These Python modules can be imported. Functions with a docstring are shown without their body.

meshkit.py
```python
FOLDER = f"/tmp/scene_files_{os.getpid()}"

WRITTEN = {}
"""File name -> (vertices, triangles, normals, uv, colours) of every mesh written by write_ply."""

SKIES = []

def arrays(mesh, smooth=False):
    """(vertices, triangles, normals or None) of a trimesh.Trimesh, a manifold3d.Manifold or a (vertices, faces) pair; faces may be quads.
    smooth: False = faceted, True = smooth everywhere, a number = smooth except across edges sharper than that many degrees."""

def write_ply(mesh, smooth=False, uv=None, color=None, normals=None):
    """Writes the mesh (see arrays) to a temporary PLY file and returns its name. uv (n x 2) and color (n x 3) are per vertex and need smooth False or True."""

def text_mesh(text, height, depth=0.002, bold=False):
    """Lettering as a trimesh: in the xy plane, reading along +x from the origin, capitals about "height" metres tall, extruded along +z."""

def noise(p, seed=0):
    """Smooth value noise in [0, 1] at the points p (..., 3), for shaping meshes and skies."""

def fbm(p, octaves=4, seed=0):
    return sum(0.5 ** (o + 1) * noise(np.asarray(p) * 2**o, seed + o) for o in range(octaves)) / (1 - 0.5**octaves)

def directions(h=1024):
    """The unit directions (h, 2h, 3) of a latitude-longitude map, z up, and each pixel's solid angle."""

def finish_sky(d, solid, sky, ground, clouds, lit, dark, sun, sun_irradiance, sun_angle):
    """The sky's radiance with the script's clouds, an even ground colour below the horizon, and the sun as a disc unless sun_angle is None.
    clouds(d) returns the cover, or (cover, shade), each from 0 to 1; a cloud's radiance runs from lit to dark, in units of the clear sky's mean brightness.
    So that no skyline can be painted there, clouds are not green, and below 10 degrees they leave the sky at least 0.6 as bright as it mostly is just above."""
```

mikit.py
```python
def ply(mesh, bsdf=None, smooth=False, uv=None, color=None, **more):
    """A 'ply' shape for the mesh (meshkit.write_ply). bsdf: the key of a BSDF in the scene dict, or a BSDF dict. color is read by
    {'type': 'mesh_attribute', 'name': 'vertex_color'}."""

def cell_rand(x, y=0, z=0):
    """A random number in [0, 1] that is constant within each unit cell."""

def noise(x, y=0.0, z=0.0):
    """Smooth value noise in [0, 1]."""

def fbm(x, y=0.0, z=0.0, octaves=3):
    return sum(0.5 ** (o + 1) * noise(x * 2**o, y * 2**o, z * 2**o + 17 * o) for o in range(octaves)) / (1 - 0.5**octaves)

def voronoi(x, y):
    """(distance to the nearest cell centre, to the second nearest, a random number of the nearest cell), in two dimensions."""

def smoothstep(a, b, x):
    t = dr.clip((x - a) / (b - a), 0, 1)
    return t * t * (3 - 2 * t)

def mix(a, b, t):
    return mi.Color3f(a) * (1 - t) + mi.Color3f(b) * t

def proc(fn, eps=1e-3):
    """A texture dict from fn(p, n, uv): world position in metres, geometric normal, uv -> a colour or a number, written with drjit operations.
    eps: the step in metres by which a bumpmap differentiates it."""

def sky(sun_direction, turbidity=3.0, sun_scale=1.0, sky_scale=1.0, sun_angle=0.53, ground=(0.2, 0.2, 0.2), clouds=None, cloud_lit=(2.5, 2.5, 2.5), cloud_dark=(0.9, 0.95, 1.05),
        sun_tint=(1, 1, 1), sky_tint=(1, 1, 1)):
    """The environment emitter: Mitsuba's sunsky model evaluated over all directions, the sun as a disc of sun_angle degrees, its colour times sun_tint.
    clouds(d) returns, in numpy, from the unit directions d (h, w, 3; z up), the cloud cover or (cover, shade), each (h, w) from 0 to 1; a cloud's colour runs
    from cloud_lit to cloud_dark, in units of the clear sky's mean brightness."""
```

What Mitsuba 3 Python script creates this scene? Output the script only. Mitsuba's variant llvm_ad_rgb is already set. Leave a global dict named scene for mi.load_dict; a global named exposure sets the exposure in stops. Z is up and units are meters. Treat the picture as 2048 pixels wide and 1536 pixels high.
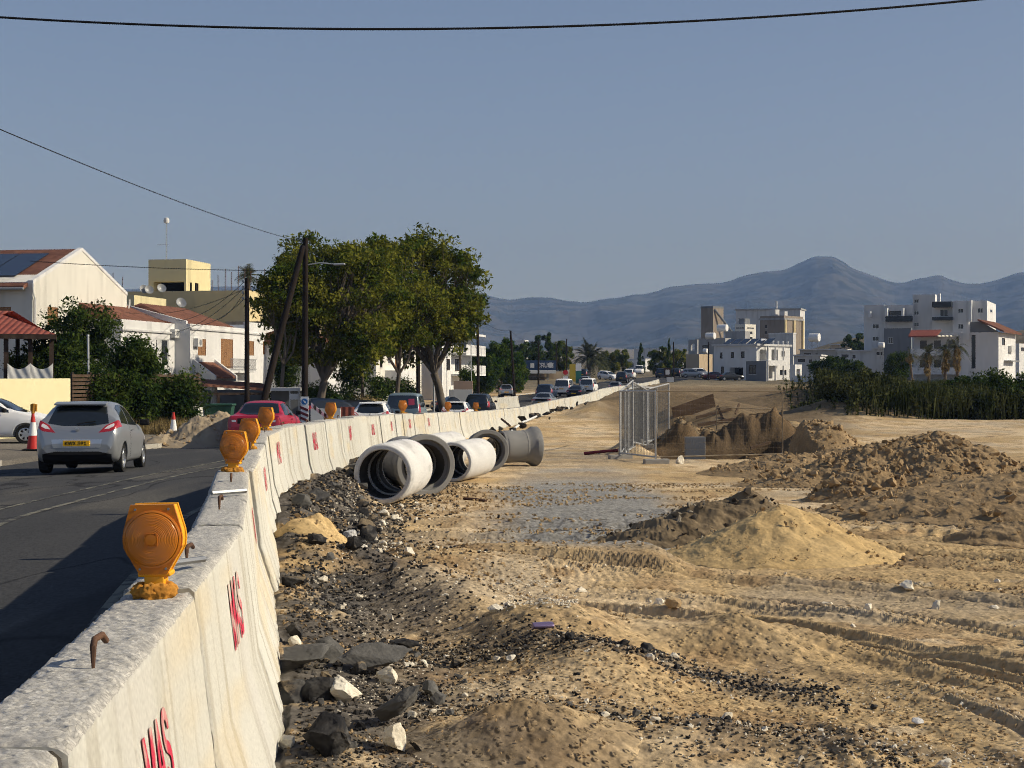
import math, numpy as np, trimesh, mitsuba as mi, drjit as dr, mikit, meshkit
import manifold3d as m3
from scipy.interpolate import PchipInterpolator as PC
from shapely.geometry import Polygon, Point, box as sbox
from shapely.ops import unary_union
from mikit import noise, fbm, voronoi, cell_rand, smoothstep, mix, proc
T = mi.ScalarTransform4f
FPX, HOR, CZ = 2900.0, 750.0, 1.7           # lens of the photograph in pixels, horizon row, eye height
scene = {'type': 'scene'}
scene['camera'] = {'type': 'perspective', 'fov': 2*math.degrees(math.atan(1024/FPX)), 'fov_axis': 'x', 'near_clip': 0.1, 'far_clip': 30000.0,
                   'principal_point_offset_y': (768-HOR)/1536,
                   'to_world': T().look_at(origin=[0, 0, CZ], target=[0, 1, CZ], up=[0, 0, 1]),
                   'medium': {'type': 'ref', 'id': 'air'}}
SUN = (1.0, -0.10, 0.62)
scene['sky'] = mikit.sky(SUN, turbidity=3.0, sun_scale=1.0, sky_scale=1.0, ground=(0.2, 0.16, 0.11), sun_tint=(1.0, 1.14, 1.36), sky_tint=(0.92, 0.805, 0.85))
exposure = 1.82
scene['air'] = {'type': 'homogeneous', 'albedo': {'type': 'rgb', 'value': [0.37, 0.49, 0.68]}, 'sigma_t': {'type': 'rgb', 'value': [1.0e-4, 1.2e-4, 1.6e-4]}}

labels, used = {}, {}
def num(key):
    n = used.get(key, 0); used[key] = n + 1
    return key if n == 0 else f'{key}_{n:03d}'
def lab(key, label=None, cat=None, group=None, kind=None):
    d = {}
    for k, v in (('label', label), ('category', cat), ('group', group), ('kind', kind)):
        if v: d[k] = v
    if d: labels[key] = d
    return key
def thing(name, label, cat, group=None):
    return lab(num(name), label, cat, group)
def put(name, mesh, bsdf, parent=None, smooth=False, label=None, cat=None, group=None, kind=None, **kw):
    key = num((parent + '__' if parent else '') + name)
    scene[key] = mesh if isinstance(mesh, dict) else mikit.ply(mesh, 'mat_'+bsdf, smooth, **kw)
    if isinstance(mesh, dict) and bsdf: scene[key] = {**mesh, 'bsdf': {'type': 'ref', 'id': 'mat_'+bsdf}}
    lab(key, label, cat, group, kind)
    return key
def ground_piece(name, mesh, bsdf, smooth=True): return put(name, mesh, bsdf, None, smooth, kind='structure')
def at(X, Y, d): return np.array([(X-1024)/FPX*d, d, CZ-(Y-HOR)/FPX*d])   # the point of the place seen at X, Y of the photograph, d metres off

# ---- mesh helpers
def cat_(*ms):
    ms = [m for a in ms for m in (a if isinstance(a, (list, tuple)) and not (len(a) == 2 and isinstance(a[0], np.ndarray)) else [a])]
    v, f, n = [], [], 0
    for m in ms:
        a, b = (m.vertices, m.faces) if hasattr(m, 'vertices') else m
        v.append(np.asarray(a)); f.append(np.asarray(b)+n); n += len(a)
    return np.vstack(v), np.vstack(f)
BV = np.array([[x, y, z] for x in (0, 1) for y in (0, 1) for z in (0, 1)], float)
BF = np.array([[0, 1, 3], [0, 3, 2], [4, 6, 7], [4, 7, 5], [0, 4, 5], [0, 5, 1], [2, 3, 7], [2, 7, 6], [0, 2, 6], [0, 6, 4], [1, 5, 7], [1, 7, 3]])
def box(x0, x1, y0, y1, z0, z1):
    return BV*[x1-x0, y1-y0, z1-z0]+[x0, y0, z0], BF.copy()
def rbox(x0, x1, y0, y1, z0, z1, r=.01):
    b = [m3.Manifold.sphere(r, 8).translate([x, y, z]) for x in (x0+r, x1-r) for y in (y0+r, y1-r) for z in (z0+r, z1-r)]
    return mf(m3.Manifold.batch_hull(b))
def mf(man):
    m = man.to_mesh(); return np.array(m.vert_properties[:, :3], float), np.array(m.tri_verts, int)
def man(m):
    v, f = (m.vertices, m.faces) if hasattr(m, 'vertices') else m
    return m3.Manifold(m3.Mesh(np.asarray(v, np.float32), np.asarray(f, np.uint32)))
def tr(m, M=None, t=None):
    v, f = (m.vertices, m.faces) if hasattr(m, 'vertices') else m
    v = np.asarray(v, float)
    if M is not None: v = v @ np.asarray(M)[:3, :3].T
    if t is not None: v = v + np.asarray(t)
    return v, np.asarray(f)
def rotz(a): c, s = math.cos(a), math.sin(a); return np.array([[c, -s, 0], [s, c, 0], [0, 0, 1.]])
def rotx(a): c, s = math.cos(a), math.sin(a); return np.array([[1., 0, 0], [0, c, -s], [0, s, c]])
def roty(a): c, s = math.cos(a), math.sin(a); return np.array([[c, 0, s], [0, 1., 0], [-s, 0, c]])
def tube(pts, r, n=8):
    p = np.asarray(pts, float); r = np.broadcast_to(r, (len(p),)).astype(float)
    t = np.gradient(p, axis=0); t /= np.linalg.norm(t, axis=1, keepdims=True)+1e-12
    up = np.array([0, 0, 1.]) if abs(t[:, 2]).mean() < .8 else np.array([1., .2, 0])
    a = np.cross(t, up); a /= np.linalg.norm(a, axis=1, keepdims=True)+1e-12
    b = np.cross(t, a); ang = np.arange(n)*2*np.pi/n
    v = p[:, None]+r[:, None, None]*(np.cos(ang)[None, :, None]*a[:, None]+np.sin(ang)[None, :, None]*b[:, None])
    i, j = np.meshgrid(np.arange(len(p)-1), np.arange(n), indexing='ij')
    q = np.stack([i*n+j, i*n+(j+1) % n, (i+1)*n+(j+1) % n, (i+1)*n+j], -1).reshape(-1, 4)
    f = np.vstack([q[:, [0, 2, 1]], q[:, [0, 3, 2]]])
    v = v.reshape(-1, 3); k = len(v); v = np.vstack([v, p[:1], p[-1:]])
    jj = np.arange(n); e = (len(p)-1)*n
    f = np.vstack([f, np.stack([jj*0+k, jj, (jj+1) % n], 1), np.stack([jj*0+k+1, e+(jj+1) % n, e+jj], 1)])
    return v, f
def cyl(p0, p1, r0, r1=None, n=12): return tube([p0, p1], [r0, r0 if r1 is None else r1], n)
def lathe(prof, n=32):
    """profile of (radius, z) turned round z; closed when it begins and ends on the axis"""
    p = np.asarray(prof, float); a = np.arange(n)*2*np.pi/n
    v = np.stack([p[:, None, 0]*np.cos(a), p[:, None, 0]*np.sin(a), np.repeat(p[:, 1:2], n, 1)], -1).reshape(-1, 3)
    i, j = np.meshgrid(np.arange(len(p)-1), np.arange(n), indexing='ij')
    q = np.stack([i*n+j, i*n+(j+1) % n, (i+1)*n+(j+1) % n, (i+1)*n+j], -1).reshape(-1, 4)
    return v, np.vstack([q[:, [0, 1, 2]], q[:, [0, 2, 3]]])
def extr(poly, h):
    out = []
    for g in getattr(poly, 'geoms', [poly]): out.append(trimesh.creation.extrude_polygon(g, h, engine='earcut'))
    return cat_(out)
def grid(P):
    """quads over an (a, b, 3) array of points"""
    a, b = P.shape[:2]; i, j = np.meshgrid(np.arange(a-1), np.arange(b-1), indexing='ij')
    q = np.stack([i*b+j, i*b+j+1, (i+1)*b+j+1, (i+1)*b+j], -1).reshape(-1, 4)
    return P.reshape(-1, 3), np.vstack([q[:, [0, 1, 2]], q[:, [0, 2, 3]]])
def nz(p, f=1.0, o=4, seed=0): return meshkit.fbm(np.asarray(p)*f, o, seed)-.5
def n2(x, y, f=1.0, o=3, seed=0): return meshkit.fbm(np.stack([x*f, y*f, np.zeros_like(x)+seed*3.7], -1), o, seed)-.5
def sst(a, b, x): t = np.clip((x-a)/(b-a), 0, 1); return t*t*(3-2*t)
def stone(seed, n=14, flat=.75, rough=.0):
    r = np.random.default_rng(seed); p = r.normal(size=(n, 3)); p /= np.linalg.norm(p, axis=1, keepdims=True)
    p *= r.uniform(.75, 1.0, (n, 1))*[1, r.uniform(.7, 1), flat]
    h = trimesh.convex.convex_hull(p); return np.array(h.vertices), np.array(h.faces)

# ---- materials
def two(b): return {'type': 'twosided', 'bsdf': b}
def mat(name, color, rough=.8, spec=.3, bump=None, bs=None, **kw):
    c = color if isinstance(color, dict) else {'type': 'rgb', 'value': list(color)}
    b = {'type': 'principled', 'base_color': c, 'roughness': rough, 'specular': spec, **kw}
    if bump is not None: b = {'type': 'bumpmap', 'arbitrary': bump, 'scale': bs or 1.0, 'bsdf': b}
    scene['mat_'+name] = two(b); return name
def leafmat(name, c1, c2, freq=1.3, trans=.6):
    fn = lambda p, n, uv: mix(c1, c2, smoothstep(.3, .7, fbm(p.x*freq, p.y*freq, p.z*freq, 2)))*(.7+.6*cell_rand(p.x*9, p.y*9, p.z*9))
    scene['mat_'+name] = {'type': 'principledthin', 'base_color': proc(fn), 'roughness': .6, 'diff_trans': trans, 'spec_trans': 0.0}
    return name
# ================= the lie of the land
_b = np.array([(-2, -.45), (1.2, -.70), (2.74, -.85), (4.93, -1.057), (6.8, -1.252), (10.5, -1.90), (14, -2.39), (18.5, -2.95), (22.5, -2.92), (28, -2.90), (31, -2.79), (36, -2.78), (41, -2.46),
               (50, -2.05), (60, -1.5), (75, -.85), (95, 1.0), (112, 3.55), (135, 7.0), (158, 9.9), (185, 14.7), (205, 19.4), (214, 21.6)])
xbar = PC(_b[:, 0], _b[:, 1])                                    # right upper edge of the barrier row
_z = np.array([(-5, .0), (6, 0), (18, .0), (24, -.05), (28, -.11), (32, -.19), (38, -.32), (50, -.6), (72, -1.06), (95, -1.35), (112, -1.2), (135, -1.1), (158, -.8), (185, -.62), (205, -.3), (220, .3), (240, .9), (338, 1.95), (420, 2.5)])
zbar = PC(_z[:, 0], _z[:, 1])
_s = np.array([(-5, .0), (6.3, 0), (10, -.06), (15, -.2), (21.4, -.27), (26, -.42), (33.5, -.72), (43, -.82), (60, -1.05), (90, -1.0), (110, -.9), (140, -.6), (180, .1), (240, .85), (340, 1.9), (420, 2.5)])
zsite = PC(_s[:, 0], _s[:, 1])
def xb(y): return np.where(y < 214, xbar(np.clip(y, -2, 214)), 21.6+(y-214)*.28)
_f = PC([380, 420, 600, 1000, 2000, 3500, 4500], [2.2, 2.5, 4, 8, 22, 60, 95])
def road_left(y): return xb(y)-np.interp(y, [0, 30, 44, 60, 90, 140, 200, 400], [9.5, 9.4, 8.6, 8.0, 10.5, 12.5, 12, 14])
def gauss(x, y, cx, cy, sx, sy, a=0):
    c, s = math.cos(a), math.sin(a); u, v = (x-cx)*c+(y-cy)*s, -(x-cx)*s+(y-cy)*c
    return np.exp(-(u/sx)**2-(v/sy)**2)
def cone(x, y, cx, cy, rx, ry, h, a=0, seed=0, p=1.25):
    c, s = math.cos(a), math.sin(a); u, v = (x-cx)*c+(y-cy)*s, -(x-cx)*s+(y-cy)*c
    d = np.sqrt((u/rx)**2+(v/ry)**2+.004)+.22*n2(x, y, 1.6/max(rx, ry), 3, seed)
    return h*np.clip(1-d, 0, 1)**p
def seg_dist(x, y, pts):
    best = np.full(np.shape(x), 1e9)
    for (ax, ay), (bx, by) in zip(pts[:-1], pts[1:]):
        t = np.clip(((x-ax)*(bx-ax)+(y-ay)*(by-ay))/((bx-ax)**2+(by-ay)**2), 0, 1)
        best = np.minimum(best, np.hypot(x-ax-t*(bx-ax), y-ay-t*(by-ay)))
    return best
PIT = (4.5, 9.2, 43.6, 50.5)
def tracks(x, y):
    """machine ruts: arcs about one turning centre, and ribbed grouser prints"""
    r = np.hypot(x+2.2, y-6.0); a = np.arctan2(y-6, x+2.2)
    area = sst(3.2, 4.2, r)*(1-sst(13, 17, r))*sst(-.3, .6, x-xb(y)-1.6)
    n = meshkit.fbm(np.stack([r*3.6, a*1.2, r*0], -1), 2, 5)-.5
    m = meshkit.fbm(np.stack([r*1.6, a*1.1, r*0], -1), 2, 9)
    rut = -.085*np.clip(n*3, -.6, 1)*sst(.38, .55, m)
    rib = .019*np.sin(r*2*np.pi/.12)*sst(.50, .60, m)
    m2 = meshkit.fbm(np.stack([x*.45, y*2.6, x*0], -1), 3, 19)-.5
    far = sst(.9, 2.2, x)*sst(9.5, 11, y)*(1-sst(17, 24, y))
    return area*(1.0*rut+rib)-.085*far*np.clip(m2*2.2-.1, 0, .6)
def H0(x, y, fine=True):
    x, y = np.asarray(x, float), np.asarray(y, float)
    e = x-xb(y)
    rd = zbar(np.clip(y, -5, 420))-(.03-.018*sst(33, 41, y))*np.clip(-e-.3, 0, 7)
    st = zsite(np.clip(y, -5, 420))
    z = np.where(e < .25, rd, rd+(st-rd)*sst(.2, 1.05, e))
    z = np.where(y > 400, _f(np.clip(y, 380, 4500)), z)
    off = np.clip(road_left(y)-x, 0, None)
    z = z+np.where(y < 400, .10*sst(.0, .12, off)+.012*np.clip(off, 0, 60), 0)*(1-sst(200, 400, y))
    far = 1-sst(60, 140, y)
    S = sst(.25, .9, e)                                            # site side only
    # loose spoil thrown against the barrier
    sh = (.28*sst(11, 15, y)*(1-sst(24, 34, y))+.10*sst(3, 8, y)*(1-sst(40, 70, y)))
    z = z+S*0+np.where(e > .1, sh*np.exp(-((e-.28)/.5)**2)*(.7+1.2*n2(x, y, 2.0, 3, 3)), 0)
    # graded bank of sand across the way, berm and low heaps
    bank = np.exp(-np.clip(np.abs(x-.15)-1.15, 0, 9)**2/.12)
    yb = 14.2+.25*np.sin(x*1.7)+.25*n2(x, y, .9, 2, 4)
    z = z+bank*.24*np.where(y < yb, np.exp(-((y-yb)/1.2)**2), np.exp(-((y-yb)/.3)**2))
    dist = seg_dist(x, y, [(-1.7, 12.9), (-.75, 12.1), (-.45, 10.9), (-.1, 9.9), (.25, 9.2), (.55, 8.2)])
    z = z+.20*np.exp(-(dist/.42)**2)*(1+1.4*n2(x, y, 2.2, 3, 6))
    z = z+.22*cone(x, y, 1.42, 9.2, .8, .5, 1, -.5, 8, 1.0)+.14*cone(x, y, .5, 9.4, .9, .7, 1, .3, 12, 1.)
    z = z+.10*cone(x, y, .2, 7.6, 1.2, .6, 1, -.2, 14, 1.)+.12*cone(x, y, 3.3, 8.6, 1.0, .5, 1, -.4, 15, 1.)
    z = z+.12*cone(x, y, 1.0, 6.6, 1.6, .6, 1, -.3, 16, 1.)
    z = z+np.where(e > .2, tracks(x, y), 0)
    # mounds and banks further along
    z = z+1.3*cone(x, y, 11.0, 73, 4.0, 5, 1, 0, 21)+.35*cone(x, y, 16.5, 80, 7, 5, 1, .3, 22)+1.5*cone(x, y, 21, 92, 6, 5, 1, .2, 23)
    z = z+1.6*cone(x, y, 12, 104, 9, 6, 1, 0, 24)+1.7*cone(x, y, 22, 112, 9, 6, 1, 0, 25)+1.0*cone(x, y, 5.8, 98, 2.6, 9, 1, -.1, 26)
    z = z+1.1*cone(x, y, 8.2, 76, 2.0, 4, 1, 0, 27)+1.0*cone(x, y, 9.5, 118, 5, 6, 1, 0, 28)+1.6*cone(x, y, 26, 130, 6, 5, 1, 0, 29)
    z = z+.9*cone(x, y, 11.5, 60, 3.0, 5, 1, .2, 30)
    z = z+.5*sst(14, 20, x)*np.exp(-((y-70)/14)**2)*n2(x, y, .12, 3, 33)
    # the trench
    x0, x1, y0, y1 = PIT
    nx = .5*n2(x, y, .9, 3, 41)
    pit = sst(0, .55, x-x0+nx)*sst(0, .5, x1-x+nx)*sst(0, .35, y-y0+.5*nx)*sst(0, .6, y1-y+nx)
    z = z-2.0*pit*(.8+.8*n2(x, y, .5, 2, 43))
    z = z+1.0*sst(y1-.2, y1+1.0, y+.8*nx)*(1-sst(y1+1.5, y1+9, y))*sst(x0+.2, x0+1.6, x+nx)*(1-sst(x1+.2, x1+3, x))*(.55+2.2*n2(x, y, .7, 4, 47)+.9*n2(x, y, 2.4, 3, 48))
    z = z+.55*np.exp(-((x-x1-.8)/.8)**2)*sst(y0-1, y0+1, y)*(1-sst(y1-1, y1+3, y))*(1+1.5*n2(x, y, .8, 3, 44))
    z = z+.35*np.exp(-((x-x0+.55)/.5)**2)*sst(y0, y0+1.5, y)*(1-sst(y1-1, y1+3, y))*(1+1.5*n2(x, y, .9, 3, 45))
    # rises far right and beyond
    z = z+13*gauss(x, y, 158, 430, 30, 50)+9*gauss(x, y, 96, 400, 22, 30)+6*gauss(x, y, 116, 380, 18, 20)
    if fine:
        soft = 1-.75*bank*np.exp(-((y-13.6)/1.4)**2)
        z = z+np.where(e > .2, far*(soft*(.085*n2(x, y, .9, 3, 51)+.045*n2(x, y, 4.2, 3, 52)*sst(.2, .6, meshkit.noise(np.stack([x*.5, y*.5, x*0], -1), 7)))+.024*n2(x, y, 12, 3, 53)), 0)
        z = z+np.where(e > .2, (1-far)*.3*n2(x, y, .35, 3, 54)*(1-sst(250, 420, y)), 0)
        z = z+np.where(off > .3, .10*n2(x, y, 1.1, 3, 55), 0)
        # track ribs printed on the bank
        z = z+np.where(e > .2, .009*np.sin((x+.5*np.sin(y*1.3+x*.8))*2*np.pi/.085)*bank*np.exp(-((y-13.4)/.7)**2)*sst(.42, .6, meshkit.noise(np.stack([x*1.6, y*.3, x*0], -1), 11)), 0)
    return z
def hit(X, Y, d0=5., d1=420.):
    d = d0*(d1/d0)**np.linspace(0, 1, 900); z = CZ-(Y-HOR)/FPX*d; g = H0((X-1024)/FPX*d, d, False); i = np.nonzero(z <= g)[0]
    return at(X, Y, d[i[0]] if len(i) else d1)
def Hs(x, y): return float(H0(np.array([x]), np.array([y]), False)[0])

# soil, gravel and asphalt crumbs, by where they lie
XB = [float(v) for v in xb(np.arange(0, 104, 4.0))]
def d_xb(y):
    out = mi.Float(XB[0])
    for k in range(len(XB)-1): out = dr.select(y > 4*k, XB[k]+(XB[k+1]-XB[k])*(y-4*k)/4, out)
    return out
def soil_col(p, n, uv):
    x, y = p.x, p.y
    e = x-d_xb(y)
    big = fbm(x*.55, y*.4, 0, 3); med = fbm(x*2.3, y*2.0, 3.0, 3); fin = noise(x*38, y*38, 5.0)
    c = mix((.42, .30, .155), (.55, .425, .262), smoothstep(.35, .65, big))
    c = mix(c, mi.Color3f(.31, .205, .105), smoothstep(.52, .72, med)*.75)
    c = mix(c, mi.Color3f(.58, .47, .31), smoothstep(.68, .85, fbm(x*1.1+9, y*2.2, 1.0, 3))*.6)
    c = mix(c, mi.Color3f(.36, .30, .215), smoothstep(.5, .75, fbm(x*.8+20, y*.35, 6.0, 3))*.6)
    c = mix(c, mi.Color3f(.22, .155, .09), smoothstep(.62, .78, fbm(x*1.5, y*1.1+30, 2.0, 4))*.6)
    # crushed stone laid down the middle of the way
    cx = .9+.028*(y-14)
    g = smoothstep(14.2, 15.0, y+.9*(med-.5))*(1-.75*smoothstep(28, 40, y)*(1-.6*smoothstep(.5, .7, big)))*(1-smoothstep(40, 62, y))*(1-smoothstep(.9, 1.9, dr.abs(x-cx)+1.2*(big-.5)))
    g = dr.maximum(g, (1-smoothstep(.3, .9, dr.abs(y-14.8+.1*x)))*(1-smoothstep(.4, 1.2, dr.abs(x-1.0))))
    sp = noise(x*30, y*30, 2.0)
    c = mix(c, mix((.12, .122, .118), (.31, .308, .292), sp), g*smoothstep(.15, .5, med+.4*g)*.93)
    # crumbs of the torn-up carriageway along the barrier and in two bands
    k = (1-smoothstep(.5, 1.9, e+1.3*(big-.5)))*(1-smoothstep(30, 50, y))
    k2 = 1-smoothstep(.12, .45, dr.abs(y-(8.7-.55*x))+.5*(med-.5)+.25*dr.maximum(x-2.2, 0))
    k3 = 1-smoothstep(.1, .35, dr.abs(y-(7.15-.52*x))+.4*(med-.5))
    k = dr.maximum(k, dr.maximum(k2*.5*(1-smoothstep(1.3, 1.9, x)), k3*.6))*smoothstep(.40, .62, fbm(x*3.1, y*2.6, 8.0, 3)+.17)
    c = mix(c, mix((.030, .031, .033), (.11, .105, .10), noise(x*23, y*23, 1.0)), k*.93)
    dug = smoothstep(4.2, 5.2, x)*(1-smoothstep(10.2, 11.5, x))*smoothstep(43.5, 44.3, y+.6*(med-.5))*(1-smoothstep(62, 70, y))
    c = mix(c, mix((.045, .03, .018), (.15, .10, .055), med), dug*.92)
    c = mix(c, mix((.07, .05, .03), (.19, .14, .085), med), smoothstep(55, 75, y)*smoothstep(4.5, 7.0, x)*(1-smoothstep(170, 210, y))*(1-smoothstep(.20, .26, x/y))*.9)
    c = mix(c, mix((.075, .07, .062), (.21, .185, .15), fbm(x*.35, y*.35, 4, 3)), smoothstep(5.6, 6.6, -e)*(1-smoothstep(120, 160, y)))
    c = mix(c, mix((.06, .058, .048), (.16, .135, .09), big), smoothstep(165, 215, y)*.9)
    return c*(.80+.4*fin)*(.9+.2*noise(x*110, y*110, 2.0))
def soil_bump(p, n, uv):
    near = 1/(1+p.y*.02)
    a = fbm(p.x*16, p.y*16, p.z*16, 3)*.034*near
    f1, f2, r = voronoi(p.x*22, p.y*22)
    b = smoothstep(.42, .1, f1)*.020*smoothstep(.55, .75, r)*near
    return a+b+.05*fbm(p.x*2.5, p.y*2.5, 0, 2)*smoothstep(30, 90, p.y)
mat('soil', proc(soil_col), .95, .15, proc(soil_bump, .004), 1.0)

# one sheet of ground from behind the camera to the foot of the hills
def ysteps():
    y = [-14.0, -8, -4, -1, 1, 2.6, 3.6, 4.4]
    while y[-1] < 4200:
        v = y[-1]; y.append(v+v*(.0042 if v < 17 else .0065 if v < 38 else .0042 if v < 60 else .010 if v < 130 else .022 if v < 450 else .07))
    return np.array(y)
ys = ysteps()
s = np.concatenate([np.linspace(-2.2, -.42, 26)[:-1], np.linspace(-.42, -.17, 70)[:-1], np.linspace(-.17, .36, 600), np.linspace(.36, 2.2, 40)[1:]])
Yg, Sg = np.meshgrid(ys, s, indexing='ij'); Xg = Sg*(Yg+5.0)
Zg = H0(Xg, Yg)
eg = Xg-xb(Yg)
road_mask = (eg < -.02) & (Xg > road_left(Yg)-.02) & (Yg < 395)
Zg = np.where(road_mask, Zg-.03, Zg)                        # lies under the carriageway
gv, gf = grid(np.stack([Xg, Yg, Zg], -1))
ground_piece('ground', (gv, gf), 'soil')

# carriageway
def asph_col(p, n, uv):
    c = mix((.030, .031, .033), (.052, .052, .053), fbm(p.x*.5, p.y*.12, 0, 3))
    c = mix(c, mi.Color3f(.085, .08, .07), smoothstep(.55, .8, fbm(p.x*.9+3, p.y*.25, 2, 3))*.7)
    c = mix(c, mi.Color3f(.020, .020, .021), smoothstep(.56, .60, fbm(p.x*.35+8, p.y*.06, 5, 2))*.75)
    c = mix(c, mi.Color3f(.012, .012, .013), (1-smoothstep(.0, .012, dr.abs(fbm(p.x*.4, p.y*.12, 9, 4)-.5)))*.8)
    return c*(.75+.5*noise(p.x*45, p.y*45, 1))
mat('asphalt', proc(asph_col), .85, .35, proc(lambda p, n, uv: .006*noise(p.x*70, p.y*70, 0)+.01*fbm(p.x*2, p.y*2, 0, 2), .003), 1.0)
yr = np.concatenate([np.arange(-6, 60, .5), np.arange(60, 396, 3)])
tq = np.linspace(0, 1, 24)
L_, R_ = road_left(yr), xb(yr)-.02
Xr = L_[:, None]+(R_-L_)[:, None]*tq; Yr = np.repeat(yr[:, None], 24, 1)
road = (np.stack([Xr, Yr, H0(Xr, Yr, False)+.004], -1))
ground_piece('road', grid(road), 'asphalt')
mat('road_paint', proc(lambda p, n, uv: mix((.045, .045, .043), (.15, .145, .115), smoothstep(.35, .65, fbm(p.x*7, p.y*7, 0, 3)))), .8, .3)
def road_line(pts, w, col='road_paint'):
    p = np.asarray(pts, float); d = np.gradient(p, axis=0); d /= np.linalg.norm(d, axis=1, keepdims=True)
    nrm = np.stack([-d[:, 1], d[:, 0]], -1)
    a, b = p+nrm*w/2, p-nrm*w/2
    P = np.stack([np.column_stack([q, H0(q[:, 0], q[:, 1], False)+.0085]) for q in (b, a)], 1)
    put('marking', grid(P), col, 'road', True)
yy = np.arange(3, 44, .5)
for o, w in ((-3.05, .10), (-3.75, .08), (-1.05, .10)):
    road_line([(float(xb(v))+o-.012*(v-3)*(o < -2), v) for v in yy], w)
yy = np.arange(60, 210, 3.0)
road_line([(float(xb(v))-6.2, v) for v in yy], .15)
# pale kerb on the far side, in lengths
mat('kerb_stone', proc(lambda p, n, uv: mix((.30, .28, .24), (.45, .43, .38), fbm(p.x*3, p.y*3, p.z*3, 3))), .9, .2)
ky = list(np.arange(16, 47, 1.5))+list(np.arange(92, 200, 6.0))
for k, v in enumerate(ky):
    l = 1.48 if v < 50 else 5.95
    if v < 50 and 33 < v < 36: continue
    a, b = np.array([float(road_left(v)), v]), np.array([float(road_left(v+l)), v+l])
    d = (b-a)/np.linalg.norm(b-a); nn = np.array([-d[1], d[0]])*.15
    q = np.array([a, b, b+nn, a+nn]); z0 = [Hs(*a)-.1, Hs(*b)-.1]
    zz = np.array([z0[0], z0[1], z0[1], z0[0]])
    vv = np.vstack([np.column_stack([q, zz]), np.column_stack([q, zz+.24])])
    put('kerb_stone', (vv, np.array([[0, 1, 5], [0, 5, 4], [1, 2, 6], [1, 6, 5], [2, 3, 7], [2, 7, 6], [3, 0, 4], [3, 4, 7], [4, 5, 6], [4, 6, 7]])), 'kerb_stone', 'road')

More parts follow.
